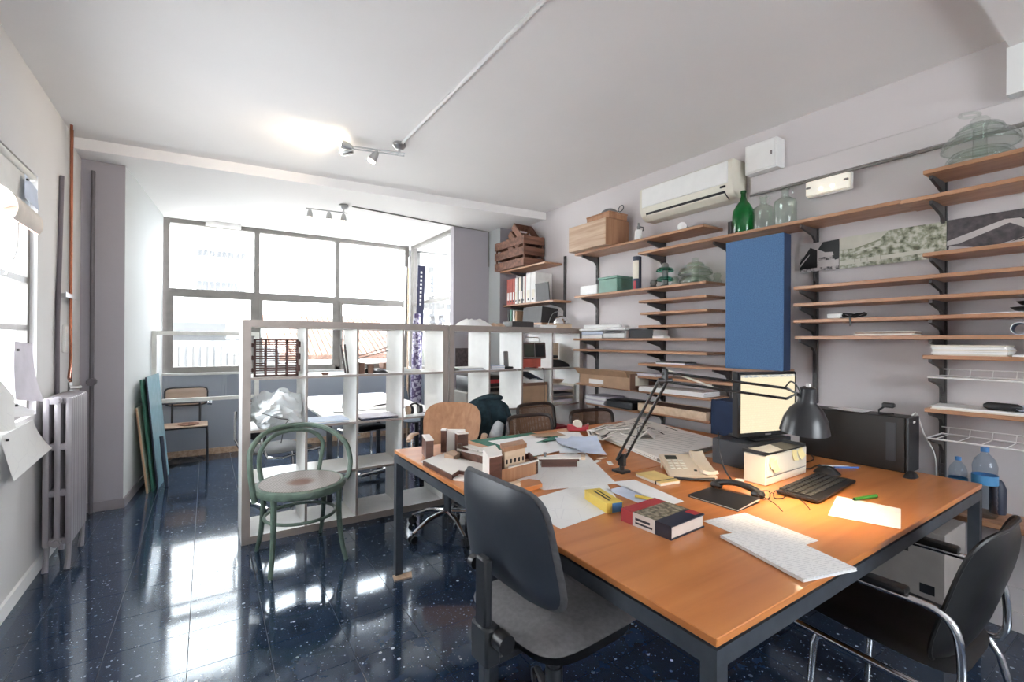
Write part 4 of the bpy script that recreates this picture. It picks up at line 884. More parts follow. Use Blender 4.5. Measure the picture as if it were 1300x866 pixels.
# right-hand shelves
ad = T('adapter_cable', 'black power adapter with a coiled cable on the long shelf', 'adapter', (3.06, 1.12, 1.4995))
O('plug', A(-.07, .05, 0, -.03, .12, .028, .004), 'white_plastic', ad); O('cable', MB().tube([(-.03 + .03 * math.cos(a * 1.0) + .012 * math.sin(a * 2.3), .0 + .055 * math.sin(a), .012 + .010 * math.sin(a * 1.7) + .006) for a in [k * .5 for k in range(30)]], .0045, 6), 'black_plastic', ad); O('hanging_end', MB().tube([(-.06, .0, .01), (-.088, -.0, .005), (-.090, -.005, -.03), (-.09, -.005, -.045)], .005, 6), 'black_plastic', ad)
stack('booklet_stack', 'small pale booklets on the long shelf left of the rail', 'booklets', 2.985, .85, 3.14, 1.10, 1.4005, .022, 4, mats=['paper', 'label_cream', 'cardboard_dark', 'label_cream'], rz=.05)
dr = T('rolled_drawing', 'rolled drawing with a dark bluish inside pointing out of the shelf', 'paper roll', (2.96, .475, 1.4275), .12)
O('sheet_roll', MB().surf(lambda u, v: (.5 * v * .5, (.026 + .003 * u) * math.cos(2 * PI * u * 1.1), (.026 + .0 * u) * math.sin(2 * PI * u * 1.1)), 30, 1, .0012), 'blue_paper', dr)
O('rim', MB().tube([(0, .027 * math.cos(a), .027 * math.sin(a)) for a in [2 * PI * k / 24 for k in range(24)]], .0015, 5, cyc=True), 'paper', dr); tag(O('paper_sheet', A(2.985, .46, 1.4995, 3.2, .66, 1.503), 'paper'), 'white sheet lying on the shelf beside the dark bowls', 'paper')
for k, z in enumerate((1.4997, 1.525)):
    tag(O('dark_bowl', MB().lathe([(.03, 0), (.07, .012), (.085, .026), (.082, .026), (.066, .014), (.03, .004)], 20, c=(3.08, .44 - k * .02, z + .0005)), 'black_plastic'), ('black plastic bowl under another on the long shelf', 'black plastic bowl stacked inside another on the long shelf')[k], 'bowl')
stack('folder_stack', 'stack of cream paper folders with dark spines on the shelf', 'papers', 2.98, .52, 3.17, .775, 1.3035, .05, 7, mats=['label_cream', 'paper', 'white_card'], rz=.03)
tag(O('folder', A(2.98, .18, 1.3035, 3.18, .50, 1.311), 'paper'), 'single white folder beside the cream folder stack', 'folder')
stack('paper_pile', 'grey papers under the glasses case', 'papers', 2.985, .42, 3.17, .78, 1.0405, .014, 3, mats=['label_cream', 'white_card', 'paper'], rz=.06)
tag(O('glasses_case', MB().tube([(3.03, .60, 1.073), (3.03, .585, 1.073), (3.03, .49, 1.073), (3.03, .475, 1.073)], [.008, .0175, .0175, .008], 12), 'black_plastic'), 'black glasses case lying on the papers', 'glasses case')
tag(O('plastic_sachet', MB().surf(lambda u, v: (3.0 + .12 * u, .40 + .09 * v + .02 * u, 1.0575 + .012 * math.sin(5 * u) * math.sin(6 * v) + .012), 8, 6, .001), 'blue_paper'), 'pale blue plastic sachet right of the glasses case', 'sachet')
# bottles on the bench
mat('water_label', (.06, .22, .42), .4); mat('cap_blue', (.08, .25, .55), .4)
def water_bottle(label, loc, s_):
    t = T('water_bottle', label, 'bottle', loc)
    pr_ = [(.040, 0), (.044, .01)] + [(.044 - .0025 * (k % 2), .02 + .0125 * k) for k in range(10)] + [(.045, .15), (.045, .19), (.042, .20), (.044, .23), (.036, .262), (.018, .285), (.0135, .292), (.0135, .305)]
    pr_ = [(r * s_, z * s_) for r, z in pr_]
    O('plastic_body', MB().lathe([(.001, 0)] + pr_, 22, cap=False), 'bottle_film', t)
    O('label', MB().lathe([(.0458 * s_, .15 * s_), (.0458 * s_, .192 * s_)], 22, cap=False), 'water_label', t); O('cap', MB().lathe([(.0155 * s_, .297 * s_), (.0155 * s_, .318 * s_), (.001, .319 * s_)], 16), 'cap_blue', t)
glassm('bottle_film', (.80, .87, .93), .25, 1)
water_bottle('large clear water bottle with blue cap on the low bench', (3.06, .60, .55), 1.02); water_bottle('smaller water bottle with blue cap beside the large one', (3.09, .70, .55), .80)
tag(O('dark_bottle', MB().lathe([(.028, 0), (.03, .005), (.03, .12), (.02, .15), (.012, .16), (.001, .165)], 18, c=(3.16, .575, .5505)), 'navy'), 'small dark blue bottle behind the water bottles', 'bottle')
# the crates and binders in the corner
def slat_crate(name, label, M, L, W_, H_):
    t = T(name, label, 'crate', group=None); t.matrix_world = M
    for z in (0, H_ * .36, H_ * .72):
        for y in (-W_ / 2, W_ / 2 - .01): O('slat', A(-L / 2, y, z, L / 2, y + .01, z + H_ * .26), 'crate_wood', t, smooth=False)
        for x in (-L / 2, L / 2 - .01): O('slat', A(x, -W_ / 2 + .011, z, x + .01, W_ / 2 - .011, z + H_ * .26), 'crate_wood', t, smooth=False)
    for k in range(4): O('base_slat', A(-L / 2 + .011, -W_ / 2 + .012 + k * (W_ - .03) / 4, 0, L / 2 - .011, -W_ / 2 + .012 + k * (W_ - .03) / 4 + W_ * .18, .008), 'crate_wood', t, smooth=False)
    for x in (-L / 2 + .02, L / 2 - .02):
        for y in (-W_ / 2 + .02, W_ / 2 - .02): O('corner_post', A(x - .009, y - .009, .008, x + .009, y + .009, H_), 'crate_wood', t, smooth=False)
    return t
slat_crate('fruit_crate', 'dark slatted wooden crate standing on the corner shelf', Matrix.Translation((3.07, 4.535, 2.2055)) @ Matrix.Rotation(PI / 2, 4, 'Z'), .62, .29, .34)
slat_crate('fruit_crate', 'dark slatted crate propped on edge inside the other crate', Matrix.Translation((3.07, 4.56, 2.42)) @ Matrix.Rotation(PI / 4, 4, 'X') @ Matrix.Translation((0, 0, -.0)), .25, .27, .29)
mat('binder_red', (.42, .085, .06), .55); mat('binder_pink', (.55, .33, .30), .55); mat('binder_dark', (.045, .04, .04), .5)
y = 4.66
for k, (m_, th, lb_) in enumerate((('binder_red', .07, 'red binder with white label, first in the row under the crates'), ('binder_red', .045, 'thin red binder, second in the row under the crates'), ('binder_red', .05, 'red binder, third in the row under the crates'), ('white_card', .05, 'white binder right after the red binders'), ('binder_dark', .02, 'thin dark folder between white binders'), ('label_cream', .05, 'cream binder in the middle of the row'), ('binder_dark', .03, 'dark binder left of the wide white one'), ('white_card', .03, 'thin white binder beside the dark binder'), ('binder_pink', .025, 'pink-grey binder before the wide white pair'), ('white_card', .09, 'wide white binder at the right of the row'), ('white_card', .09, 'last wide white binder beside the black folder'))):
    t = T('binder', lb_, 'binder', (2.985, y - th, 1.7905)); hgt = .30 if k < 9 else .325
    O('cover', A(0, .002, 0, .23, th - .002, hgt, .003), m_, t, smooth=False); O('spine_label', A(-.001, th * .2, .05, .0, th * .8, .14), 'white_card' if m_ != 'white_card' else 'label_cream', t, smooth=False); O('finger_hole', MB().cyl((-.0015, th / 2, .035), (-.001, th / 2, .035), min(.012, th * .3), n=12), 'black_plastic', t)
    y -= th + .003
tag(O('black_folder', MB(Matrix.Translation((2.985, 3.92, 1.792)) @ Matrix.Rotation(-.12, 4, 'Y')).box(0, -.09, 0, .012, .14, .19, .002), 'binder_dark'), 'black folder leaning at the end of the binder row', 'folder')
tag(O('black_file', MB(Matrix.Translation((3.0, 4.25, 1.5605)) @ Matrix.Rotation(.1, 4, 'Y')).prism([(0, -.25), (.22, -.25), (.22, .1), (0, .1)], 0, .18), 'binder_dark'), 'broad black file box on the lowest corner shelf', 'file box')
for k, (m_, yy) in enumerate((('binder_dark', 4.66), ('lid_green', 4.61), ('white_card', 4.55), ('cardboard', 4.50))):
    tag(O('file', A(3.0, yy - .035, 1.5605, 3.2, yy, 1.74 - .01 * k), m_, smooth=False), ('black file first on the lowest corner shelf', 'dark green file on the lowest corner shelf', 'white file standing among dark ones on the corner shelf', 'thin brown file beside the broad black file box')[k], 'file')
# ---------------------------------------------------------------- on the work tables
TZ = .7242
def sheet(name, label, cat, quad, z=TZ, m='paper', curl=0.0, th=.0008, n=8):
    c = Vector((sum(p[0] for p in quad) / 4, sum(p[1] for p in quad) / 4, z)); P = [Vector((p[0], p[1], z)) - c for p in quad]
    ex = (P[1] - P[0]).normalized(); ang = math.atan2(ex.y, ex.x); Ri = Matrix.Rotation(-ang, 3, 'Z')
    P = [Ri @ p for p in P]
    def f(u, v):
        p = P[0] * (1 - u) * (1 - v) + P[1] * u * (1 - v) + P[2] * u * v + P[3] * (1 - u) * v
        p.z = th + curl * ((2 * u - 1) ** 2 * .6 + (2 * v - 1) ** 2 * .4) * (1 if (u > .5) == (v > .3) else .3); return p
    o = O(name, MB().surf(f, n if curl else 1, n if curl else 1, th), m)
    o.location = c; o.rotation_euler.z = ang
    return tag(o, label, cat)
sheet('drawing_sheet', 'cream drawing sheet lying beside the office chair back', 'paper', [(1.005, 1.50), (1.54, 1.565), (1.335, 1.252), (1.0, 1.215)], m='drawing_paper')
sheet('drawing_sheet', 'large white drawing sheet spread under the stacked model bars', 'paper', [(1.16, 2.0), (1.80, 1.97), (1.53, 1.47), (1.20, 1.57)], TZ + .001, 'drawing_paper')
sheet('drawing_sheet', 'pale blue-white sheet lying on the green cutting mat', 'paper', [(1.47, 2.50), (1.82, 2.52), (1.92, 2.10), (1.50, 2.05)], TZ + .0045, 'paper', .004)
sheet('paper_sheet', 'narrow white sheet next to the yellow notepad', 'paper', [(1.53, 1.50), (1.645, 1.47), (1.59, 1.165), (1.49, 1.165)], m='paper')
sheet('paper_sheet', 'small bluish sheet under the narrow white sheet', 'paper', [(1.43, 1.43), (1.53, 1.43), (1.50, 1.22), (1.42, 1.25)], m='blue_paper')
sheet('paper_sheet', 'white sheet partly under the printed pages', 'paper', [(1.47, 1.0), (1.675, .965), (1.64, .70), (1.45, .72)], m='paper_text')
pp = stack('printed_pages', 'stapled printed pages lying at the table edge', 'papers', 1.350, .568, 1.546, .862, TZ + .002, .010, 5, mats=['paper', 'paper', 'paper', 'paper', 'paper_text'], rz=-.262, jit=.002)
sheet('sketch_sheet', 'small white sheet with pencil sketches near the keyboard', 'paper', [(1.91, .785), (2.185, .865), (2.225, .665), (1.98, .592)], m='drawing_paper')
sheet('paper_sheet', 'white sheets piled in front of the red tape dispenser', 'paper', [(1.62, 1.98), (2.02, 2.50), (2.10, 2.36), (1.86, 1.93)], TZ + .0115, 'paper', .01)
sheet('tracing_sheet', 'bluish crumpled tracing paper in the middle of the table', 'paper', [(1.68, 2.02), (1.84, 2.30), (2.03, 2.12), (1.80, 1.80)], TZ + .016, 'blue_paper', .035, n=10)
sheet('paper_sheet', 'white sheet behind the model lying on the drawing sheet', 'paper', [(1.54, 2.02), (1.76, 2.01), (1.70, 1.86), (1.56, 1.88)], TZ + .003, 'white_card', .004)
pn = T('marker_pen', 'green marker pen lying on the sketch sheet', 'pen', (2.24, .785, TZ + .008), -.24)
mat('pen_green', (.06, .28, .04), .35); mat('pen_blue', (.10, .20, .55), .3)
O('barrel', MB().cyl((-.065, 0, 0), (.02, 0, 0), .0065, n=12), 'pen_green', pn); O('cap', MB().cyl((.02, 0, 0), (.065, 0, 0), .0072, n=12), 'pen_green', pn); O('tip', MB().cyl((-.075, 0, 0), (-.065, 0, 0), .002, .0055, n=10), 'black_plastic', pn)
for x, y, a, mm_, lb_ in ((2.72, 1.03, -.55, 'pen_blue', 'blue ballpoint pen lying by the black computer'), (2.70, 1.07, -.72, 'white_plastic', 'white ballpoint pen lying by the black computer')):
    t = T('ballpoint_pen', lb_, 'pen', (x, y, TZ + .0045), a); O('barrel', MB().cyl((-.07, 0, 0), (.055, 0, 0), .0043, n=10), mm_, t); O('tip', MB().cyl((.055, 0, 0), (.068, 0, 0), .0035, .001, n=8), 'steel', t)
mat('yellow_card', (.72, .52, .10), .5); mat('blue_card', (.06, .20, .42), .5); mat('yellow_cover', (.75, .55, .22), .6)
yb = T('film_box', 'yellow and blue cardboard box lying on the cream drawing sheet', 'box', (1.285, 1.305, TZ + .0012), math.radians(-104))
O('box_body', A(-.085, -.035, 0, .085, .035, .038, .001), 'yellow_card', yb, smooth=False); O('blue_end', A(.0855, -.012, .002, .0865, .030, .036), 'blue_card', yb, smooth=False); O('blue_side', A(.01, .0352, .003, .08, .036, .034), 'blue_card', yb, smooth=False); O('print_line', MB().box(-.06, -.012, .0382, .06, -.004, .0387).box(-.06, .006, .0382, .04, .012, .0387), 'black_plastic', yb, smooth=False)
np_ = T('notepad', 'yellow covered notepad with an elastic band', 'notepad', (1.735, 1.415, TZ), math.radians(-99))
O('pages', A(-.083, -.055, .001, .083, .055, .013), 'label_cream', np_, smooth=False); O('cover', A(-.085, -.057, .013, .085, .057, .015), 'yellow_cover', np_, smooth=False); O('band', A(.05, -.058, 0, .056, .058, .0156), 'black_plastic', np_, smooth=False)
# thick book: red, camouflage pattern and navy cover
m, nt, b = nodes('camo_cover'); v = coord(nt)
n = N(nt, 'ShaderNodeTexNoise'); n.inputs['Scale'].default_value = 70; n.inputs['Detail'].default_value = 5; nt.links.new(v, n.inputs['Vector'])
nt.links.new(ramp(nt, n.outputs[0], [(.38, (.06, .055, .035)), (.5, (.20, .17, .11)), (.62, (.36, .32, .24))], 'LINEAR'), b.inputs['Base Color']); b.inputs['Roughness'].default_value = .4
mat('book_red', (.42, .035, .045), .4); mat('book_navy', (.020, .026, .045), .4); mat('page_edge', (.60, .52, .46), .8)
bk_ = T('thick_book', 'thick book with red and camouflage patterned cover', 'book', (1.332, 1.062, TZ), math.radians(-87))
O('pages', A(-.098, -.092, .004, .098, .088, .041), 'page_edge', bk_, smooth=False)
O('back_cover', A(-.102, -.095, 0, .102, .092, .004), 'book_navy', bk_, smooth=False)
for x0, x1, mm_ in ((-.102, -.052, 'book_red'), (-.052, .04, 'camo_cover'), (.04, .102, 'book_navy')):
    O('cover_band', A(x0, -.095, .041, x1, .092, .045), mm_, bk_, smooth=False); O('spine_band', A(x0, -.097, 0, x1, -.095, .045), 'book_red' if mm_ == 'book_red' else ('white_card' if mm_ == 'camo_cover' else 'book_navy'), bk_, smooth=False)
O('cover_sticker', A(.05, .055, .0452, .09, .09, .0458), 'book_red', bk_, smooth=False)
O('spine_lettering', MB().box(-.04, -.0978, .010, .03, -.0971, .016).box(-.04, -.0978, .022, .02, -.0971, .030), 'book_navy', bk_, smooth=False)
tag(O('highlighter', MB(Matrix.Translation((1.475, 1.245, TZ + .0095)) @ Matrix.Rotation(-1.25, 4, 'Z')).tube([(-.055, 0, 0), (.03, 0, 0), (.05, 0, 0)], [.008, .008, .004], 10, flat=.8), 'yellow_card'), 'yellow highlighter behind the thick book', 'highlighter')
nb = T('notebook', 'black softcover notebook lying slightly open', 'notebook', (1.745, 1.095, TZ), .05)
O('cover', MB().surf(lambda u, v: (-.085 + .17 * u, -.105 + .21 * v, .008 + .012 * (1 - v) ** 2 * u), 6, 6, .002), 'black_plastic', nb); O('pages', MB().surf(lambda u, v: (-.08 + .165 * u, -.103 + .20 * v, .006 + .008 * (1 - v) ** 2 * u), 6, 6, .005), 'label_cream', nb); O('back_cover', A(-.085, -.105, 0, .085, .105, .0012), 'black_plastic', nb, smooth=False)
# glasses
gl = T('eyeglasses', 'black framed eyeglasses lying folded open on the table', 'glasses', (1.905, .985, TZ), -.42)
for s_ in (-1, 1):
    O('lens_rim', MB().tube([(s_ * .034 + a, .0 + .0, .022 + b_) for a, b_ in rr(.052, .034, 3.2, 22)], .0022, 6, cyc=True), 'black_plastic', gl)
    O('temple', MB().tube([(s_ * .062, 0, .030), (s_ * .066, -.012, .03), (s_ * .062, -.09, .022), (s_ * .058, -.13, .004)], .0018, 6, sm=3), 'black_plastic', gl)
O('bridge', MB().tube([(-.008, 0, .026), (0, .002, .030), (.008, 0, .026)], .0014, 6), 'black_plastic', gl)
# telephone
ph = T('telephone', 'cream desk telephone with its handset off the hook', 'telephone', (1.93, 1.40, TZ), math.radians(-38))
mat('phone_cream', (.68, .56, .42), .4, var=.03); mat('lcd', (.06, .065, .05), .25)
def phs(x, y): return .022 + .045 * (y + .11) / .22
O('base', MB().surf(lambda u, v: (-.105 + .21 * u, -.11 + .22 * v, phs(0, -.11 + .22 * v) + .004 * math.sin(PI * u)), 6, 6, .02), 'phone_cream', ph)
O('rear_foot', MB().box(-.10, .07, 0, -.06, .10, .05, .004).box(.06, .07, 0, .10, .10, .05, .004).box(-.10, -.105, 0, .10, -.085, .012, .003), 'phone_cream', ph)
O('cradle', MB().surf(lambda u, v: (.045 + .062 * u, -.105 + .21 * v, phs(0, -.105 + .21 * v) + .004 + .016 * (2 * v - 1) ** 4 + .006 * (2 * u - 1) ** 2), 6, 14, .014), 'phone_cream', ph)
def slab(name, x0, y0, x1, y1, h, m_, par): return O(name, MB().surf(lambda u, v: (x0 + (x1 - x0) * u, y0 + (y1 - y0) * v, phs(0, y0 + (y1 - y0) * v) + .004 + h), 1, 1, h + .002), m_, par, smooth=False)
slab('display', -.085, .05, -.03, .085, .003, 'lcd', ph)
for r in range(4):
    for c_ in range(3): slab('key', -.085 + c_ * .028, .028 - r * .026, -.066 + c_ * .028, .040 - r * .026, .003, 'label_cream', ph)
slab('key', .015, -.07, .028, -.06, .003, 'lcd', ph)
O('keyboard_drawer', MB().tube([(-.09, -.118, .014), (0, -.128, .012), (.09, -.118, .014)], .006, 8), 'black_plastic', ph)
hs = T('handset', 'black telephone handset lying on the notebook edge', 'handset', (1.872, 1.115, TZ), math.radians(-80))
O('grip', MB().tube([(-.08, 0, .022), (-.05, 0, .034), (0, 0, .040), (.05, 0, .034), (.085, 0, .024)], [.016, .017, .016, .018, .016], 12, sm=3, flat=.75), 'black_plastic', hs)
O('earpiece', MB().lathe([(.001, 0), (.022, .002), (.026, .014), (.02, .026), (.001, .03)], 18, c=(-.083, 0, .002), cap=False), 'black_plastic', hs); O('mouthpiece', MB().lathe([(.001, 0), (.024, .002), (.028, .014), (.021, .026), (.001, .03)], 18, c=(.085, 0, .002), cap=False), 'black_plastic', hs)
O('coil_cord', MB().tube([(-.09 - .02 * math.sin(k * .05) + .0075 * math.cos(k * 1.2), .02 + k * .0011, .0125 + .0075 * math.sin(k * 1.2)) for k in range(70)], .002, 5), 'black_plastic', hs)
# keyboard and mouse
kb = T('keyboard', 'black computer keyboard in front of the small drawer box', 'keyboard', (2.225, .955, TZ), math.radians(4))
mat('key_dark', (.022, .022, .024), .5)
O('case', MB().prism([(-.225, -.082), (.225, -.075), (.225, .08), (-.225, .075)], .004, .018, .005, 2), 'black_plastic', kb)
k0 = None
for r in range(5):
    for c_ in range(15):
        p_ = (-.205 + c_ * .0265 + (r % 2) * .004, .052 - r * .0255, .018)
        if k0 is None: k0 = O('key', MB().prism([(0, 0), (.0225, 0), (.0225, .021), (0, .021)], 0, .006, .002), 'key_dark', kb, smooth=False, loc=p_)
        else: share('key', k0, kb, p_)
O('indicator_strip', A(.06, .066, .0182, .20, .074, .0187), 'frame_white', kb, smooth=False); O('foot', MB().box(-.19, .05, 0, -.15, .07, .004).box(.15, .05, 0, .19, .07, .004).box(-.19, -.06, 0, .19, -.05, .004), 'black_plastic', kb, smooth=False)
ms = T('mouse', 'black computer mouse behind the keyboard', 'mouse', (2.53, 1.045, TZ), .4)
O('shell', pad(MB(), rr(.062, .115, 2.6), .036, .0, lambda a, b, c: (a, b, c + .001), p=2.2), 'black_plastic', ms); O('wheel', MB().cyl((-.004, .03, .032), (.004, .03, .032), .007, n=12), 'dark_metal', ms)
tag(O('dark_gadget', pad(MB(), rr(.05, .10, 2.6), .03, .0, lambda a, b, c: (2.80 + b, .80 + a, TZ + c), p=2.4), 'black_plastic'), 'small dark gadget by the end of the black computer', 'gadget')
# small cream drawer box with sticky notes, tray on top
db = T('drawer_box', 'cream plastic drawer box with yellow sticky notes', 'box', (2.065, 1.095, TZ), .02)
O('box_body', A(0, 0, 0, .385, .10, .132, .003), 'cream_plastic', db, smooth=False); O('drawer_line', A(.01, -.001, .033, .375, .0, .037), 'ceramic_grey', db, smooth=False); O('drawer_front', A(.008, -.003, .040, .377, .0, .128, .001), 'cream_plastic', db, smooth=False)
mat('sticky_note', (.82, .70, .34), .7)
for x, z, a in ((.02, .075, .15), (.045, .06, -.2), (.23, .085, .1), (.29, .088, -.4)):
    O('sticky_note', MB(Matrix.Translation((x + .025, -.004, z + .02)) @ Matrix.Rotation(a, 4, 'Y')).surf(lambda u, v: ((u - .5) * .045, -.012 * (1 - v) ** 2, (v - .5) * .045), 3, 4, .0006), 'sticky_note', db)
tag(O('black_tray', MB().box(2.06, 1.093, TZ + .1345, 2.42, 1.20, TZ + .139).box(2.06, 1.093, TZ + .139, 2.066, 1.20, TZ + .15).box(2.414, 1.093, TZ + .139, 2.42, 1.20, TZ + .15), 'black_plastic', smooth=False), 'flat black tray on top of the cream drawer box', 'tray')
sheet('note_slips', 'cream note slips lying in the flat black tray', 'paper', [(2.08, 1.09), (2.22, 1.10), (2.26, 1.18), (2.11, 1.20)], TZ + .141, 'label_cream', .006)
tag(O('monitor_riser', MB().box(2.24, 1.265, TZ, 2.64, 1.47, TZ + .13, .003), 'dark_metal', smooth=False), 'dark riser under the computer monitor', 'riser')
# monitor
mn = T('monitor', 'computer monitor showing a cream document page', 'monitor', (2.44, 1.30, TZ + .1305), math.radians(-12.5))
O('bezel', MB().box(-.205, -.02, .02, .205, .022, .352, .006), 'black_plastic', mn)
m, nt, b = nodes('screen'); v = coord(nt); s_ = N(nt, 'ShaderNodeSeparateXYZ'); nt.links.new(v, s_.inputs[0])
q = N(nt, 'ShaderNodeMath', operation='GREATER_THAN'); q.inputs[1].default_value = .325; nt.links.new(s_.outputs[2], q.inputs[0])
n = N(nt, 'ShaderNodeTexNoise'); n.inputs['Scale'].default_value = 60; nt.links.new(coord(nt, scale=(1, 1, 4)), n.inputs['Vector'])
c_ = mix(nt, q.outputs[0], (.62, .52, .34), ramp(nt, n.outputs[0], [(.45, (.50, .46, .36)), (.55, (.25, .28, .30))]))
ln = N(nt, 'ShaderNodeTexBrick'); ln.inputs['Scale'].default_value = 22; ln.inputs['Color1'].default_value = (.62, .53, .36, 1); ln.inputs['Color2'].default_value = (.60, .51, .34, 1); ln.inputs['Mortar'].default_value = (.57, .48, .33, 1); ln.inputs['Mortar Size'].default_value = .03
nt.links.new(coord(nt, rot=(PI / 2, 0, 0)), ln.inputs['Vector'])
c2 = mix(nt, q.outputs[0], ln.outputs[0], c_)
b.inputs['Base Color'].default_value = (.02, .02, .02, 1); b.inputs['Roughness'].default_value = .25; nt.links.new(c2, b.inputs['Emission Color']); b.inputs['Emission Strength'].default_value = 1.0
O('screen', A(-.188, -.0215, .045, .188, -.019, .338), 'screen', mn, smooth=False)
O('stand_neck', MB().box(-.03, .01, 0, .03, .04, .16, .004), 'black_plastic', mn); O('stand_base', MB().box(-.11, -.04, 0, .11, .14, .012, .005), 'black_plastic', mn); O('brand_plate', A(-.02, -.0212, .027, .02, -.02, .034), 'steel', mn, smooth=False); O('rear_shell', A(-.17, .02, .05, .17, .055, .32, .02, 2), 'black_plastic', mn)
# desktop computer lying beside
pcx = T('desktop_computer', 'long black desktop computer case at the table end', 'computer', (2.855, .825, TZ))
mat('case_black', (.016, .015, .015), .45)
O('case', A(0, .012, 0, .145, .50, .27, .004), 'case_black', pcx, smooth=False); O('front_panel', A(-.003, 0, .0, .148, .012, .272, .003), 'black_plastic', pcx, smooth=False); O('side_vent', A(-.002, .05, .05, .0, .09, .24), 'dark_metal', pcx, smooth=False); O('port', A(.06, -.001, .24, .09, .0, .25), 'white_plastic', pcx, smooth=False)
sheet('paper_sheet', 'white papers lying on the black computer case', 'paper', [(2.87, 1.18), (2.99, 1.16), (2.99, 1.01), (2.86, 1.02)], TZ + .2715, 'paper', .006)
wc = T('webcam', 'small black webcam on the computer case', 'webcam', (2.92, .93, TZ + .2712)); O('camera_body', A(-.02, -.03, .035, .015, .02, .06, .006), 'black_plastic', wc); O('clip', MB().tube([(-.01, .01, .04), (-.02, .03, .02), (-.02, .03, .003), (.02, -.02, .003)], .005, 6), 'black_plastic', wc)
tag(O('white_cable', MB().tube([(2.95, .84, TZ + .275), (3.02, .84, 1.0), (3.05, .82, .90), (3.09, .79, .80), (3.13, .79, .68), (3.14, .79, .554)], .0035, 6, sm=4), 'white_plastic'), 'white cable dropping from the computer case to the bench', 'cable')
for k, pts in enumerate(([(2.47, 1.20, 0), (2.53, 1.13, 0), (2.62, 1.13, 0), (2.66, 1.08, 0), (2.60, 1.06, 0), (2.52, 1.09, 0)], [(2.46, 1.25, 0), (2.56, 1.20, 0), (2.74, 1.20, 0), (2.84, 1.25, 0)])):
    tag(O('black_cable', MB().tube([(x, y, TZ + .0035) for x, y, z in pts], .003, 6, sm=6), 'black_plastic'), ('looped black cable behind the keyboard', 'black cable running to the desktop computer')[k], 'cable')
tag(O('black_cable', MB().tube([(2.03, 1.30, .93), (1.99, 1.27, .86), (1.985, 1.24, .78), (2.005, 1.215, .728)], .004, 6, sm=5), 'black_plastic'), 'black cable curving down left of the drawer box', 'cable')
sheet('paper_slip', 'small white paper slip left of the drawer box', 'paper', [(1.98, 1.20), (2.06, 1.23), (2.08, 1.19), (2.0, 1.17)], TZ, 'paper', .004)
# desk lamp
mat('lamp_black', (.020, .020, .022), .3)
dl = T('desk_lamp', 'black articulated desk lamp with a bell shade clamped to the table', 'lamp', (1.69, 1.59, TZ))
E_ = Vector((1.672, 1.325, 1.19)) - Vector((1.69, 1.59, TZ)); H_ = Vector((1.855, .905, 1.148)) - Vector((1.69, 1.59, TZ)); HC = Vector((1.925, .865, 1.14)) - Vector((1.69, 1.59, TZ))
O('clamp', MB().box(-.03, -.03, 0, .03, .04, .012, .002).cyl((0, 0, .012), (0, 0, .045), .012), 'lamp_black', dl)
O('pivot', MB().box(-.012, -.02, .03, .012, .02, .09, .004), 'lamp_black', dl)
side = Vector((.8355, -.5495, 0)).normalized()
for k, off in enumerate((-.026, .012)): O('lower_arm', MB().tube([Vector((0, 0, .06)) + side * off, E_ + side * off], .0065, 8), 'lamp_black', dl)
O('spring', MB().tube([Vector((0, 0, .06)) * (1 - t_) + E_ * t_ + Vector((.006 * math.cos(t_ * 160), .006 * math.sin(t_ * 160), 0)) for t_ in [k / 120 * .45 + .08 for k in range(121)]], .0016, 4), 'steel', dl)
O('elbow', MB().cyl(E_ - side * .03, E_ + side * .03, .011).cyl(E_ - side * .012 + Vector((0, 0, .03)), E_ + side * .012 + Vector((0, 0, .03)), .009).box(E_.x - .008, E_.y - .012, E_.z - .01, E_.x + .008, E_.y + .012, E_.z + .05, .003), 'lamp_black', dl)
for dz in (.036, -.004): O('upper_arm', MB().tube([E_ + Vector((0, 0, dz)), H_ + Vector((0, 0, dz))], .0055, 8), 'lamp_black', dl)
O('tension_rod', MB().tube([E_ + Vector((.008, -.005, .045)), E_ * .55 + H_ * .45 + Vector((.008, 0, -.005))], .0045, 8), 'cream_plastic', dl)
O('head_joint', MB().tube([H_ + Vector((0, 0, .036)), H_ + Vector((.03, -.02, .016)), H_ + Vector((0, 0, -.004))], .006, 6).tube([H_ + Vector((.03, -.02, .016)), HC], .007, 8), 'lamp_black', dl)
O('lamp_cable', MB().tube([H_ + Vector((-.01, 0, .042)), H_ + Vector((.012, -.008, .062)), H_ + Vector((.035, -.02, .045)), HC + Vector((-.02, 0, .0))], .003, 6, sm=5), 'black_plastic', dl)
shp = [(.02, .05), (.028, .045), (.03, .0), (.032, -.012), (.055, -.035), (.075, -.075), (.086, -.125), (.084, -.125), (.073, -.077), (.053, -.039), (.028, -.016)]
MT = Matrix.Translation(HC) @ Matrix.Rotation(.10, 4, 'X') @ Matrix.Rotation(-.06, 4, 'Y')
sd_ = O('lamp_shade', MB(MT).lathe(shp, 30, cap=False), 'lamp_black', dl); O('switch', MB(MT).cyl((0, 0, .05), (0, 0, .062), .008), 'white_plastic', dl)
O('bulb', MB(MT).lathe([(.001, -.115), (.02, -.11), (.029, -.09), (.025, -.07), (.013, -.045), (.013, -.02)], 18, cap=False), 'bulb_warm', sd_)
L = bpy.data.lights.new('desk_lamp_light', 'SPOT'); L.energy = 10; L.color = (1, .72, .42); L.spot_size = 2.3; L.spot_blend = .7; L.shadow_soft_size = .03
lo = bpy.data.objects.new('desk_lamp_light', L); COL.objects.link(lo); lo.parent = dl; lo.location = MT @ Vector((0, 0, -.12)); lo.rotation_euler = (.10, -.06, 0)
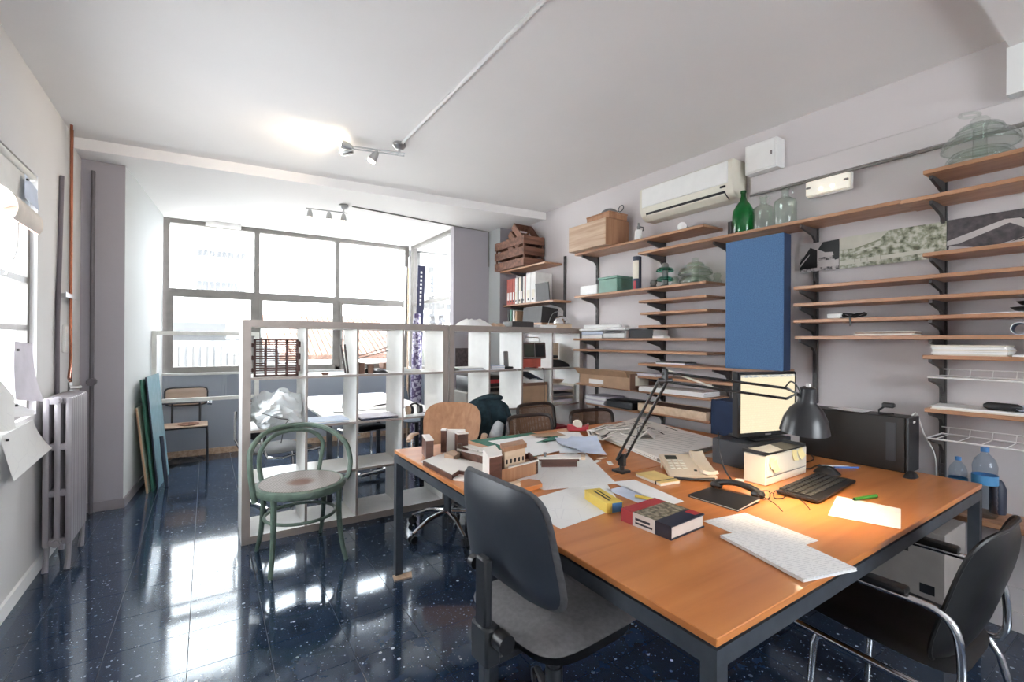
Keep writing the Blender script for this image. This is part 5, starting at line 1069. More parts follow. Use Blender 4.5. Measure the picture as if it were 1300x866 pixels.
# red tape dispenser
td = T('tape_dispenser', 'red tape dispenser with a roll of tape', 'tape dispenser', (2.17, 2.46, TZ + .0125), -.5); mat('red_plastic', (.42, .025, .04), .35)
O('body', MB(Matrix(((1, 0, 0, 0), (0, 0, 1, -.025), (0, 1, 0, 0), (0, 0, 0, 1)))).prism([(-.07, 0), (.07, 0), (.078, .045), (.06, .03), (.03, .022), (-.01, .024), (-.04, .045), (-.068, .04)], 0, .05, .003), 'red_plastic', td); O('tape_roll', MB().cyl((-.0, -.014, .042), (0, .014, .042), .032, n=22), 'label_cream', td); O('cutter', A(.07, -.012, .043, .083, .012, .047), 'steel', td)
# cutting mat and small bits
mat('mat_green', (.03, .16, .11), .6)
tag(O('cutting_mat', MB().prism([(1.40, 2.60), (1.88, 2.61), (1.95, 2.16), (1.46, 2.05)], TZ, TZ + .003), 'mat_green', smooth=False), 'green cutting mat under the pale sheet near the cane chairs', 'cutting mat')
tag(O('green_triangle', MB().prism([(1.70, 2.30), (1.93, 2.40), (1.90, 2.28)], TZ + .0115, TZ + .0135), 'mat_green', smooth=False), 'green triangular card lying on the pale sheet', 'card')
sheet('cardboard_piece', 'brown cardboard offcut beside the cutting mat', 'card', [(1.78, 2.50), (2.0, 2.48), (1.98, 2.36), (1.80, 2.40)], TZ + .016, 'cardboard')
for k, (x, y, a, lb_) in enumerate(((1.72, 1.80, .3, 'small white card chip nearest the lamp clamp'), (1.76, 1.74, 1.0, 'small pale card chip in front of the tracing paper'), (1.70, 1.88, .8, 'little wooden block at the edge of the drawing sheet'), (1.80, 1.84, .1, 'small pale strip behind the card chips'))):
    tag(O('card_chip', MB(Matrix.Translation((x, y, TZ)) @ Matrix.Rotation(a, 4, 'Z')).box(-.03, -.012, 0, .03, .012, .018 if k == 2 else .003), 'pale_wood' if k > 1 else 'white_card', smooth=False), lb_, 'card chip')

# pile of laser-cut sheets with dark cut shapes
mat('sheet_white', (.74, .70, .65), .7, var=.03); mat('cut_dark', (.035, .025, .022), .8)
base_q = [(1.985, 1.60), (2.66, 1.64), (2.90, 2.56), (2.20, 2.34)]
for k, (dx, dy, a) in enumerate(((0, 0, 0), (-.015, .02, .015), (.01, .015, -.02), (-.005, .0, .01))):
    z = TZ + .001 + k * .0065
    M = Matrix.Translation((2.43 + dx, 2.05 + dy, z)) @ Matrix.Rotation(a, 4, 'Z')
    t = T('cut_sheet', ('bottom white board of the cut sheet pile', 'second white board of the cut sheet pile', 'third white board of the cut sheet pile', 'top white board of the cut sheet pile with dark slots')[k], 'board')
    t.matrix_world = M
    O('board', MB().prism([(p[0] - 2.43, p[1] - 2.05) for p in base_q], 0, .006), 'sheet_white', t, smooth=False)
    if k == 3:
        for j in range(11):
            x0 = -.36 + j * .055
            O('score_line', MB(Matrix.Rotation(.24, 4, 'Z')).box(x0, -.38 + .01 * j, .006, x0 + .0025, .20 + .02 * (j % 3), .0066), 'frame_grey', t, smooth=False)
        for (x0, y0, w_, h_, a_) in ((.05, .18, .16, .012, .3), (.18, .10, .012, .10, .3), (.12, .30, .13, .012, .25), (-.05, .25, .10, .014, .3), (.25, .22, .012, .14, .25), (.28, -.02, .15, .010, 1.2), (-.12, .10, .05, .03, .4), (.02, .06, .06, .02, .4), (-.18, .2, .07, .015, .2), (.30, .38, .10, .012, .3), (.2, .36, .012, .08, .3), (.10, -.05, .10, .012, 1.0), (.33, .25, .012, .12, .2)):
            O('slot', MB(Matrix.Translation((x0, y0, .006)) @ Matrix.Rotation(a_, 4, 'Z')).box(0, 0, 0, w_, h_, .0008), 'cut_dark', t, smooth=False)
for k, (x, y, a, L_, W_, h_) in enumerate(((2.20, 2.20, .5, .26, .05, .0), (2.12, 2.28, .9, .20, .03, .0), (2.30, 2.36, .35, .30, .05, .006), (2.48, 2.34, .2, .22, .06, .006), (2.42, 2.14, .75, .24, .04, .006), (2.26, 2.06, 1.2, .18, .05, .006), (2.62, 2.30, .3, .20, .05, .006), (2.34, 2.24, -.3, .16, .04, .012), (2.10, 2.13, .4, .16, .06, .0), (2.55, 2.16, .6, .15, .04, .006))):
    lb_ = ('pale cut strip', 'thin pale cut strip', 'long pale cut strip', 'broad pale cut strip', 'slanted pale cut strip', 'short pale cut strip', 'far pale cut strip', 'topmost pale cut strip', 'stubby pale cut strip', 'small pale cut strip')[k] + ' lying over the white cut boards by ' + ('the tape dispenser', 'the cane chair', 'the third cane chair', 'the back edge', 'the lamp arms', 'the lamp elbow', 'the wall side', 'the middle', 'the tracing paper', 'the dark slots')[k]
    t = T('cut_strip', lb_, 'card strip', (x, y, TZ + .0275 + h_), a, 'loose cut strips on the board pile')
    O('strip', A(-L_ / 2, -W_ / 2, 0, L_ / 2, W_ / 2, .0055), 'sheet_white', t, smooth=False); O('cut_mark', A(-L_ * .35, -W_ * .2, .0055, L_ * .2, -W_ * .2 + .009, .0062), 'cut_dark', t, smooth=False); O('cut_mark', A(L_ * .25, -W_ * .3, .0055, L_ * .25 + .008, W_ * .3, .0062), 'cut_dark', t, smooth=False)
tag(O('paper_tent', MB(Matrix.Translation((2.36, 2.0, TZ + .0275)) @ Matrix.Rotation(.6, 4, 'Z')).surf(lambda u, v: ((u - .5) * .12, (v - .5) * .09, .001 + .045 * (1 - abs(2 * v - 1))), 1, 4, .001), 'white_card', smooth=False), 'small folded white paper tent on the cut boards', 'paper')
sheet('board_scrap', 'white board scraps under the cut sheets beside the telephone', 'board', [(2.30, 1.585), (2.75, 1.60), (2.72, 1.45), (2.36, 1.46)], TZ + .0, 'sheet_white')

# ---------------------------------------------------------------- architectural model in walnut and white card
md = T('architectural_model', 'wooden architectural model with white roofs on the table corner', 'model', (1.1, 1.95, TZ))
def blk(name, x0, y0, x1, y1, z0, z1, m_, roof=None, a=0):
    M = Matrix.Translation(((x0 + x1) / 2 - 1.1, (y0 + y1) / 2 - 1.95, z0)) @ Matrix.Rotation(a, 4, 'Z'); w_, d_ = (x1 - x0) / 2, (y1 - y0) / 2
    o = O(name, MB(M).box(-w_, -d_, 0, w_, d_, z1 - z0, .0), m_, md, smooth=False)
    if roof: O('roof', MB(M).box(-w_ - .001, -d_ - .001, z1 - z0, w_ + .001, d_ + .001, z1 - z0 + .006), roof, o, smooth=False)
    return o
mat('model_white', (.78, .73, .68), .7, var=.03)
O('site_plate', MB().prism([(-.165, .33), (.0, .42), (.20, .50), (.34, .30), (.10, -.10), (-.03, -.22), (-.16, -.05)], 0, .006), 'model_white', md, smooth=False)
O('contour_plate', MB().prism([(-.17, .27), (-.10, .32), (.0, .16), (-.02, .02), (-.08, -.02), (-.10, .02), (-.16, -.03), (-.165, .12)], .006, .024), 'model_white', md, smooth=False)
O('contour_edge', MB().prism([(-.172, .27), (-.165, .12), (-.162, -.032), (-.10, .018), (-.08, -.022), (-.02, .018), (-.02, .012), (-.082, -.03), (-.104, .008), (-.168, -.045), (-.172, .12), (-.178, .27)], .0, .022), 'walnut', md, smooth=False)
blk('tower_block', .985, 2.28, 1.025, 2.43, .006, .105, 'walnut', 'model_white', -.25)
blk('tower_block', 1.135, 2.36, 1.235, 2.385, .006, .13, 'model_white', None, -.62); blk('tower_block', 1.165, 2.30, 1.225, 2.35, .006, .115, 'walnut', 'model_white', -.1); blk('tower_block', 1.11, 2.385, 1.14, 2.42, .006, .128, 'walnut', 'model_white', -.62)
O('ramp_block', MB().prism([(-.04, .31), (.03, .36), (.04, .28), (-.03, .22)], .006, .035), 'box_wood', md, smooth=False)
O('white_column', MB().cyl((-.0, .21, .006), (.0, .21, .10), .012, n=12), 'clear_glass', md)
O('bridge_deck', MB().surf(lambda u, v: (.03 + .10 * u + .02 * v, .30 - .34 * u + .04 * v - .02 * u * u, .045 - .0 * u), 8, 2, .006), 'model_white', md, smooth=False); O('bridge_deck', MB().surf(lambda u, v: (.09 + .06 * u + .05 * v, .36 - .34 * u + .03 * v, .05), 8, 2, .006), 'model_white', md, smooth=False)
O('arcade', MB().surf(lambda u, v: (.03 + .10 * u, .298 - .345 * u - .02 * u * u, .006 + .038 * v), 8, 2, .006), 'walnut', md, smooth=False)
for k in range(7):
    u = .2 + k * .1; O('arch_opening', MB().cyl((.03 + .10 * u + .028, .33 - .345 * u, .052), (.03 + .10 * u + .028, .33 - .345 * u, .0525), .005, n=8), 'cut_dark', md)
# main building: hollow wooden podium, white hall with arched windows, tall tower
ang = math.radians(6)
MM = Matrix(((1.08, .40, 0, -.073), (.19, 1.0, 0, -.222), (0, 0, 1, 0), (0, 0, 0, 1)))
def mbx(name, x0, y0, x1, y1, z0, z1, m_): return O(name, MB(MM).box(x0, y0, z0, x1, y1, z1), m_, md, smooth=False)
mbx('podium_wall', 0, 0, .275, .012, .0, .062, 'ply_wood'); mbx('podium_wall', .263, .0, .275, .16, .0, .064, 'walnut'); mbx('podium_wall', 0, .15, .275, .162, .0, .06, 'walnut'); mbx('podium_floor', .0, .012, .263, .15, .03, .036, 'ply_wood'); mbx('podium_coping', .10, -.002, .28, .016, .062, .066, 'model_white')
tw = mbx('tower_wall', -.004, -.004, .062, .17, .0, .128, 'walnut'); O('tower_face', MB(MM).box(-.008, -.004, .02, -.004, .17, .13), 'model_white', tw, smooth=False); O('roof', MB(MM).box(-.008, -.006, .128, .064, .172, .133), 'model_white', tw, smooth=False)
hl = mbx('hall', .085, .03, .205, .10, .036, .132, 'pale_wood'); O('roof', MB(MM).box(.078, .022, .132, .212, .108, .152), 'ply_wood', hl, smooth=False)
for k in range(5): O('arched_window', MB(MM).tube([(.098 + k * .0235, .0295, .075), (.098 + k * .0235, .0295, .088)], .0055, 10).cyl((.098 + k * .0235, .0305, .088), (.098 + k * .0235, .029, .088), .0058, n=12), 'cut_dark', hl)
# separate wooden pieces around it
tag(O('wooden_slab', MB(Matrix.Translation((1.11, 1.635, TZ + .001)) @ Matrix.Rotation(.10, 4, 'Z')).prism([(-.11, -.045), (.10, -.045), (.125, .0), (.10, .045), (-.11, .04)], 0, .018), 'orange_veneer', smooth=False), 'curved orange wooden slab in front of the model podium', 'model piece')
tag(O('wooden_block', MB(Matrix.Translation((1.06, 1.63, TZ + .0195)) @ Matrix.Rotation(.15, 4, 'Z')).prism([(-.05, -.015), (.05, -.02), (.07, .012), (-.04, .018)], 0, .016), 'pale_wood', smooth=False), 'pale wooden block lying on the orange slab', 'model piece')
sbk = T('model_bars', 'stacked walnut model bars with white tops on the drawing sheet', 'model piece', (1.495, 1.835, TZ + .002), -.52)
O('lower_bar', A(-.09, -.02, 0, .09, .02, .03), 'walnut', sbk, smooth=False); O('upper_bar', A(-.11, -.028, .03, .10, .012, .042), 'walnut', sbk, smooth=False); O('white_top', A(-.11, -.03, .042, .105, .014, .047), 'model_white', sbk, smooth=False)
O('peg', MB().cyl((-.07, 0, .047), (-.07, 0, .062), .006).cyl((-.07, 0, .062), (-.07, 0, .068), .009), 'ceramic_grey', sbk)
# ---------------------------------------------------------------- things in and on the bookcases
mat('slot_brown', (.075, .030, .024), .6); mat('bag_film', (.72, .74, .74), .6, var=.05)
x, z = cell(0, 0, 0)
sl = T('slotted_block', 'dark brown slotted plastic grate standing in the bookcase', 'grate', (x + .02, 3.57, z + .0005))
for k in range(5): O('upright_bar', A(k * .066, 0, .0, k * .066 + .012, .05, .255), 'slot_brown', sl, smooth=False)
O('top_bar', A(0, 0, .247, .276, .05, .257), 'slot_brown', sl, smooth=False); O('bottom_bar', A(0, 0, 0, .276, .05, .012), 'slot_brown', sl, smooth=False)
s0 = None
for c_ in range(4):
    for r in range(14):
        if (c_, r) in ((2, 9), (2, 10), (1, 3), (1, 4)): continue
        p_ = (.012 + c_ * .066, .005, .022 + r * .0163)
        if s0 is None: s0 = O('slat', A(0, 0, 0, .054, .04, .0078), 'slot_brown', sl, smooth=False, loc=p_)
        else: share('slat', s0, sl, p_)
for k in range(3): O('side_lug', MB().box(.276, .015, .03 + k * .085, .292, .04, .075 + k * .085, .004), 'slot_brown', sl, smooth=False); O('side_lug', MB().box(-.014, .015, .03 + k * .085, .0, .04, .06 + k * .085, .004), 'slot_brown', sl, smooth=False)
x, z = cell(0, 1, 0)
tag(O('small_dish', MB().lathe([(.02, 0), (.028, .008), (.028, .014), (.02, .016)], 16, c=(x + .13, 3.60, z + .0003)), 'crate_wood'), 'small brown dish beside the slotted grate', 'dish')
for k, lb_ in enumerate(('thin dark stick leaning left in the bookcase cell', 'second thin stick leaning in the bookcase cell')): tag(O('stick', MB().box(-.006, 0, 0, .006, .012, .22), 'dark_bentwood', loc=(x + .295 - .012 * k, 3.60 + .03 * k, z + .004)), lb_, 'stick').rotation_euler.y = -.12 - .04 * k
x, z = cell(0, 2, 0)
def crumple(cx, cy, cz, w_, d_, h_, seed, nu=14, nv=12):
    rnd = random.Random(seed); A_ = [(rnd.uniform(2, 9), rnd.uniform(2, 9), rnd.uniform(0, 6)) for _ in range(5)]
    def f(u, v):
        e = min(u, 1 - u, v, 1 - v) * 2; hh = h_ * (min(1, e * 2.2) ** .6)
        s_ = sum(math.sin(a * u * 2 + b_ * v * 2 + c_) for a, b_, c_ in A_) / 5
        q_ = math.sin(u * 23 + seed) * math.sin(v * 19) * .12
        return (cx + (u - .5) * w_ * (1 + .12 * s_), cy + (v - .5) * d_ * (1 + .12 * s_), cz + .002 + max(0, hh * (.72 + .5 * s_ + q_)))
    return MB().surf(f, nu, nv, .0015)
tag(O('dark_cloth', crumple(x + .13, 3.68, z, .24, .16, .03, 3), 'black_plastic'), 'crumpled dark cloth in the bookcase cell', 'cloth')
for k, (dx, h_, lb_) in enumerate(((.03, .085, 'small brown carton standing on the dark cloth cell'), (.10, .07, 'small tapered brown cup beside the carton'))): tag(O('small_carton' if k == 0 else 'brown_cup', MB().box(-.02, -.02, 0, .02, .02, h_, .003) if k == 0 else MB().lathe([(.02, 0), (.026, h_)], 14), 'cardboard_dark', loc=(x + dx, 3.56, z + .0003)), lb_, 'carton' if k == 0 else 'cup')
for k in range(2): tag(O('wire_rod', MB().cyl((x + .012, 3.62, z + .11 + .02 * k), (x + .315, 3.80, z + .17 + .03 * k), .003, n=6), 'dark_metal'), ('lower thin dark rod slanting across the cell', 'upper thin dark rod slanting across the cell')[k], 'rod')
x, z = cell(0, 3, 0); tag(O('crumpled_paper', crumple(x + .10, 3.68, z, .18, .16, .022, 5), 'paper'), 'white crumpled paper in the cell beside the second bookcase', 'paper')
# plastic bag
x, z = cell(0, 0, 1)
def bag(u, v):
    a = 2 * PI * u
    q_ = Vector((math.cos(a) * math.sin(PI * v) * 1.0, math.sin(a) * math.sin(PI * v), math.cos(PI * v)))
    d = 1 + .30 * noise.noise(q_ * 2.1 + Vector((3, 1, 7))) + .22 * (abs(noise.noise(q_ * 4.3)) - .2) + .10 * (abs(noise.noise(q_ * 9.0)) - .2)
    return (min(max(x + .168 + .165 * d * q_.x, x + .003), x + .331), 3.62 + .14 * d * q_.y, max(z + .001, z + .105 + .125 * d * q_.z + .03 * math.sin(3 * a)))
tag(O('plastic_bag', MB().surf(bag, 56, 36, 0), 'bag_film'), 'crumpled white plastic bag stuffed in the bookcase', 'bag')
tag(O('string', MB().tube([(x + .05, 3.50, z + .12), (x + .16, 3.475, z + .075), (x + .22, 3.48, z + .06), (x + .20, 3.49, z + .02), (x + .18, 3.505, z - .10)], .0025, 5, sm=4), 'black_plastic'), 'dark string hanging from the plastic bag', 'string')
x, z = cell(0, 1, 1); stack('paper_pile', 'blue-white papers lying in the cell next to the plastic bag', 'papers', x + .02, 3.53, x + .29, 3.76, z + .0005, .022, 4, mats=['paper', 'blue_paper'], rz=.03, jit=.008)
x, z = cell(0, 2, 1); lp = T('laptop', 'closed dark laptop lying in the bookcase cell', 'laptop', (x + .02, 3.525, z + .0005)); O('base', A(0, 0, 0, .29, .22, .012, .003), 'navy', lp); O('lid', A(0, .0, .0125, .29, .22, .022, .003), 'lilac_paper', lp)
x, z = cell(0, 3, 1)
hp = T('headphones', 'headphones with tan ear cup lying in the bookcase', 'headphones', (x + .15, 3.62, z + .0005))
O('ear_cup', MB().cyl((-.09, 0, .038), (-.065, 0, .038), .036, n=20), 'box_wood', hp); O('ear_pad', MB().cyl((-.065, 0, .038), (-.04, 0, .038), .034, n=20), 'black_plastic', hp); O('ear_cup', MB().cyl((.02, .03, .036), (.05, .03, .036), .034, n=20), 'black_plastic', hp); O('headband', MB().tube([(-.06, 0, .06), (-.04, .02, .082), (.0, .03, .085), (.03, .03, .065)], .008, 8, sm=4), 'black_plastic', hp); O('cord', MB().tube([(.05, .03, .01), (.10, .0, .006), (.13, .03, .006)], .003, 5, sm=3), 'black_plastic', hp)
# second bookcase
x, z = cell(1, 0, 0); stack('paper_pile', 'loose papers with a dark strip in the cell of the second bookcase', 'papers', x + .05, 3.55, x + .29, 3.79, z + .0005, .022, 5, mats=['paper', 'blue_paper', 'paper', 'ceramic_grey', 'paper'], rz=.06, jit=.014)
x, z = cell(1, 1, 0); stack('paper_pile', 'bluish paper block beside the cordless phone', 'papers', x + .022, 3.54, x + .160, 3.74, z + .0005, .035, 5, mats=['blue_paper', 'paper'], jit=.003)
cph = T('cordless_phone', 'grey cordless phone standing on its charging base', 'telephone', (x + .225, 3.60, z + .0005))
O('charging_base', A(-.06, -.035, 0, .05, .05, .022, .006), 'black_plastic', cph); O('receiver', MB(Matrix.Translation((0, .012, .018)) @ Matrix.Rotation(-.10, 4, 'X')).box(-.023, -.012, 0, .023, .014, .145, .009, 2), 'ceramic_grey', cph); O('cord', MB().tube([(.04, -.03, .006), (.055, -.085, -.01), (.065, -.09, -.10), (.09, -.09, -.30)], .002, 5, sm=4), 'white_plastic', cph)
x, z = cell(1, 2, 0)
tag(O('red_case', MB().box(x + .012, 3.56, z + .012, x + .235, 3.72, z + .092, .004).box(x + .03, 3.57, z + .0004, x + .05, 3.70, z + .012).box(x + .19, 3.57, z + .0004, x + .21, 3.70, z + .012), 'binder_red'), 'red-brown case on small feet under the portable radio', 'case')
rdm = T('portable_radio', 'brown portable radio with carrying handle on the red case', 'radio', (x + .015, 3.545, z + .0925))
mat('radio_brown', (.10, .055, .05), .45)
O('body', MB(Matrix.Rotation(-.08, 4, 'X')).box(0, 0, .0, .27, .08, .155, .008, 2), 'radio_brown', rdm); O('tuner_panel', MB(Matrix.Rotation(-.08, 4, 'X')).box(.012, -.004, .02, .13, .0, .135, .002), 'lcd', rdm); O('speaker_grille', MB(Matrix.Rotation(-.08, 4, 'X')).box(.142, -.004, .02, .255, .0, .135, .002), 'black_plastic', rdm)
O('handle', MB().tube([(.05, .05, .155), (.05, .05, .19), (.07, .05, .20), (.20, .05, .20), (.22, .05, .19), (.22, .05, .155)], .005, 6), 'steel', rdm); O('antenna', MB().cyl((.01, .07, .16), (.26, .07, .162), .003, n=6), 'chrome', rdm)
O('trim_line', MB(Matrix.Rotation(-.08, 4, 'X')).box(.134, -.005, .012, .138, -.0, .145).box(.008, -.005, .010, .262, 0, .014), 'steel', rdm)
x, z = cell(1, 3, 0)
tag(O('cardboard_sheet', A(x + .01, 3.84, z + .0005, x + .325, 3.85, z + .24), 'pale_wood'), 'pale cardboard sheet standing at the back of the end cell', 'cardboard')
dp = T('desk_phone', 'black desk phone in the end cell of the second bookcase', 'telephone', (x + .02, 3.60, z + .0005)); O('base', MB(Matrix(((1, 0, 0, 0), (0, 0, 1, 0), (0, 1, 0, 0), (0, 0, 0, 1)))).prism([(0, 0), (.26, 0), (.25, .03), (.13, .075), (.0, .08)], 0, .15, .006), 'black_plastic', dp); O('receiver', A(.01, .01, .085, .12, .06, .12, .014, 2), 'black_plastic', dp)
x, z = cell(1, 2, 1)
cbx = T('carton', 'plain brown carton filling the cell under the radio', 'box', (x + .012, 3.56, z + .0005)); O('body', A(0, 0, 0, .30, .28, .185, .003), 'cardboard', cbx, smooth=False); O('lid', A(-.003, -.003, .185, .303, .283, .215, .003), 'cardboard_dark', cbx, smooth=False)
tag(O('blue_binder', MB(Matrix.Translation((x + .10, 3.60, z + .30)) @ Matrix.Rotation(.42, 4, 'Y')).box(0, 0, 0, .20, .20, .02), 'navy', smooth=False), 'dark blue binder tilted on the brown carton', 'binder')
tag(O('paper_sheet', crumple(x + .15, 3.61, z + .217, .20, .14, .03, 8), 'paper'), 'white paper under the tilted blue binder', 'paper')
tag(O('hanging_cable', MB().tube([(x + .22, 3.53, z + .35), (x + .222, 3.50, z + .33), (x + .225, 3.495, z + .1), (x + .225, 3.495, z - .15)], .004, 5, sm=4), 'black_plastic'), 'black cord hanging down from the radio', 'cord')
x, z = cell(1, 3, 1)
for k, lb_ in enumerate(('grey letter tray lowest in the end cell', 'grey letter tray in the middle of the end cell', 'grey letter tray topmost in the end cell')):
    t = T('letter_tray', lb_, 'tray', (x + .03, 3.56, z + .0006 + k * .062)); O('tray', MB().box(0, 0, 0, .27, .26, .004).box(0, 0, 0, .004, .26, .055).box(.266, 0, 0, .27, .26, .055).box(0, .256, 0, .27, .26, .055), 'label_cream', t, smooth=False); O('papers', A(.012, .01, .005, .258, .25, .03), 'ceramic_grey' if k == 1 else 'lilac_paper', t, smooth=False)
tag(O('wooden_bowl', MB().lathe([(.03, 0), (.06, .012), (.08, .035), (.075, .035), (.055, .016), (.03, .006)], 20, c=(x + .15, 3.66, z + .1905)), 'box_wood'), 'shallow wooden bowl on the letter trays', 'bowl')
x, z = cell(1, 3, 2); tag(O('red_box', A(x + .02, 3.56, z + .0005, x + .22, 3.74, z + .12, .003), 'red_label'), 'dark red box in the end cell behind the cane chair', 'box')
x, z = cell(1, 1, 2); tag(O('grey_folder', A(x + .05, 3.55, z + .0005, x + .28, 3.75, z + .03, .002), 'ceramic_grey'), 'grey folder lying in the cell behind the jacket', 'folder')
# on top of the second bookcase
ZT = 1.4903
tag(O('crumpled_paper', crumple(2.02, 3.70, ZT, .26, .24, .07, 11), 'paper'), 'large crumpled white paper on top of the bookcase', 'paper'); tag(O('glove', crumple(2.24, 3.68, ZT, .16, .14, .035, 14), 'box_wood'), 'tan crumpled cloth on top of the bookcase', 'cloth')
tag(O('black_case', A(2.37, 3.60, ZT, 2.62, 3.78, ZT + .055, .004), 'binder_dark'), 'flat black case on top of the bookcase', 'case'); stack('paper_pile', 'flat white papers on top of the bookcase by the chrome lamp', 'papers', 2.68, 3.58, 2.88, 3.80, ZT, .028, 4, jit=.006)
cl_ = T('chrome_lamp', 'chrome dome lamp lying on a wooden base atop the bookcase', 'lamp', (3.02, 3.72, ZT)); O('wooden_base', A(-.11, -.07, 0, .12, .07, .05, .006), 'pale_wood', cl_); O('dome', MB().lathe([(.085, 0), (.08, .03), (.055, .065), (.02, .08), (.001, .082)], 26, c=(.03, 0, .052), cap=False), 'chrome', cl_); O('arm', MB().tube([(-.12, 0, .0), (-.13, 0, .06), (-.08, 0, .15), (.0, 0, .175), (.05, 0, .15)], .004, 6, sm=4), 'steel', cl_)

# ---------------------------------------------------------------- drawing desk and bay
stack('paper_pile', 'white drawings spread on the desk behind the bookcase', 'papers', 1.15, 4.2, 1.7, 4.7, .7305, .012, 4, jit=.03)
tl = T('tripod_lamp', 'thin silver articulated lamp standing on the drawing desk', 'lamp', (1.0, 4.22, .7305)); O('base', MB().lathe([(.08, 0), (.08, .012), (.03, .02), (.012, .03)], 20), 'steel', tl); O('arm', MB().tube([(0, 0, .03), (.03, .03, .40)], .007, 8), 'chrome', tl); O('arm', MB().tube([(.02, 0, .03), (.05, .02, .40)], .005, 8), 'chrome', tl); O('shade', MB(Matrix.Translation((.05, .03, .42)) @ Matrix.Rotation(1.9, 4, 'Y')).lathe([(.012, 0), (.03, .03), (.05, .09), (.048, .09), (.028, .03)], 18, cap=False), 'steel', tl)
tag(O('drawing_pen', MB().cyl((1.30, 4.30, .749), (1.45, 4.38, .749), .006, n=8), 'black_plastic'), 'black pen lying on the drawing desk papers', 'pen')
gcb = T('grey_cabinet', 'grey metal cabinet behind the second bookcase', 'cabinet', (2.32, 4.40, 0)); O('body', A(0, 0, 0, .55, .42, .80, .003), 'frame_grey', gcb, smooth=False); O('door', A(.01, -.006, .04, .54, .0, .78, .002), 'frame_grey', gcb, smooth=False); O('handle', A(.05, -.02, .4, .065, -.006, .52, .003), 'steel', gcb)
prt = T('printer', 'dark printer with a red panel on the grey cabinet', 'printer', (2.38, 4.44, .8005)); O('body', A(0, 0, 0, .42, .34, .17, .01, 2), 'black_plastic', prt); O('front_panel', A(.02, -.006, .09, .40, 0, .13), 'red_label', prt); O('paper_tray', A(.05, -.06, .04, .37, .0, .05), 'frame_grey', prt)
tag(O('poster', A(2.53, 5.092, 1.03, 2.86, 5.098, 1.27), 'photo_2'), 'dark poster on the grey wall beside the bay window', 'poster')
mat('strip_blue', (.030, .032, .075), .5)
ps = T('perforated_strip', 'tall dark blue perforated metal strip leaning at the bay window', 'strip', (2.42, 6.10, 0)); ps.rotation_euler = (0, .03, -.35)
hol = MB(); hol.box(-.05, 0, 0, .05, .006, 2.40); O('strip', hol, 'strip_blue', ps, smooth=False)
h0 = O('hole', MB().box(-.012, -.0015, 0, .012, 0, .03), 'paper', ps, smooth=False, loc=(0, 0, 1.85))
for k in range(1, 9): share('hole', h0, ps, (0, 0, 1.85 + k * .055))
for k, (dx, lb_) in enumerate(((-.10, 'pale wooden pole leaning beside the blue strip'), (-.135, 'thin grey pole leaning beside the blue strip'))): tag(O('pole', MB().tube([(2.38 + dx - .06 * k, 6.05, 0), (2.46 + dx * .3 - .03 * k, 6.42, 2.42)], .014 - .004 * k, 8), 'pale_wood' if k == 0 else 'steel'), lb_, 'pole')
m, nt, b = nodes('violet_print'); v = coord(nt); n = N(nt, 'ShaderNodeTexNoise'); n.inputs['Scale'].default_value = 24; n.inputs['Detail'].default_value = 5; nt.links.new(v, n.inputs['Vector'])
nt.links.new(ramp(nt, n.outputs[0], [(.46, (.07, .045, .12)), (.56, (.45, .42, .52))]), b.inputs['Base Color']); b.inputs['Roughness'].default_value = .6
tag(O('fabric_roll', MB().tube([(2.36, 5.92, 0.0), (2.36, 5.93, .6), (2.37, 5.94, 1.30), (2.375, 5.95, 1.72)], [.07, .075, .065, .045], 14, sm=3), 'violet_print'), 'violet patterned fabric roll standing in the bay corner', 'fabric roll')
tag(O('potted_box', A(2.05, 6.30, .966, 2.30, 6.5, 1.05, .003), 'cardboard_dark'), 'brown box on the window sill near the bay corner', 'box').location = (.0, .06, 0)

# ---------------------------------------------------------------- left wall: blind, pinned papers, shade
mat('blind_cream', (.76, .74, .70), .85, var=.03)
bd = T('roller_blind', 'cream roller blind at the top of the left window', 'blind', (XL - .012, 2.95, 2.0)); O('fabric', A(0, -.68, 0, .002, .70, .25), 'blind_cream', bd); O('bottom_bar', A(-.003, -.68, -.015, .006, .70, 0), 'frame_white', bd); O('tube', MB().cyl((.0, -.72, .262), (.0, .74, .262), .02), 'blind_cream', bd)
def wall_paper(label, pts, x=-.806, m='drawing_paper', curl=.02):
    q_ = [Vector((x, a, b_)) for a, b_ in pts]
    def f(u, v):
        p = q_[0] * (1 - u) * (1 - v) + q_[1] * u * (1 - v) + q_[2] * u * v + q_[3] * (1 - u) * v
        p.x += curl * (v ** 2) * (.3 + .7 * u); return p
    t = T('pinned_paper', label, 'paper', (0, 0, 0)); O('sheet', MB().surf(f, 6, 6, .0008), m, t); c_ = (q_[0] * .9 + q_[2] * .1)
    O('pin', MB().cyl(c_ + Vector((.002, 0, -.01)), c_ + Vector((.012, 0, -.01)), .006, n=10), 'black_plastic', t)
wall_paper('pinned tall paper with shading painted lilac hanging at the window', [(3.34, 1.34), (3.63, 1.325), (3.62, 1.0), (3.30, 1.05)], x=-.812, m='lilac_paper', curl=.05)  # purple shading of the curl is put into the sheet colour
wall_paper('pinned white drawing left of the tall one', [(3.02, 1.20), (3.30, 1.06), (3.24, .91), (3.0, .93)], x=-.80)
wall_paper('pinned narrow white sheet below the tall paper', [(3.28, 1.04), (3.63, .95), (3.60, .925), (3.25, .97)], x=-.802, m='paper', curl=.003)
wall_paper('large pinned drawing curling off the wall above the radiator', [(3.10, .90), (3.58, .91), (3.71, .72), (3.22, .66)], x=-.796, curl=.05)
wall_paper('small grey paper pinned at the top window corner', [(3.48, 2.23), (3.70, 2.20), (3.69, 2.08), (3.47, 2.10)], x=-.812, m='blue_paper', curl=.01)
mat('shade_cream', (.70, .62, .54), .8); mat('shade_pink', (.55, .32, .27), .8)
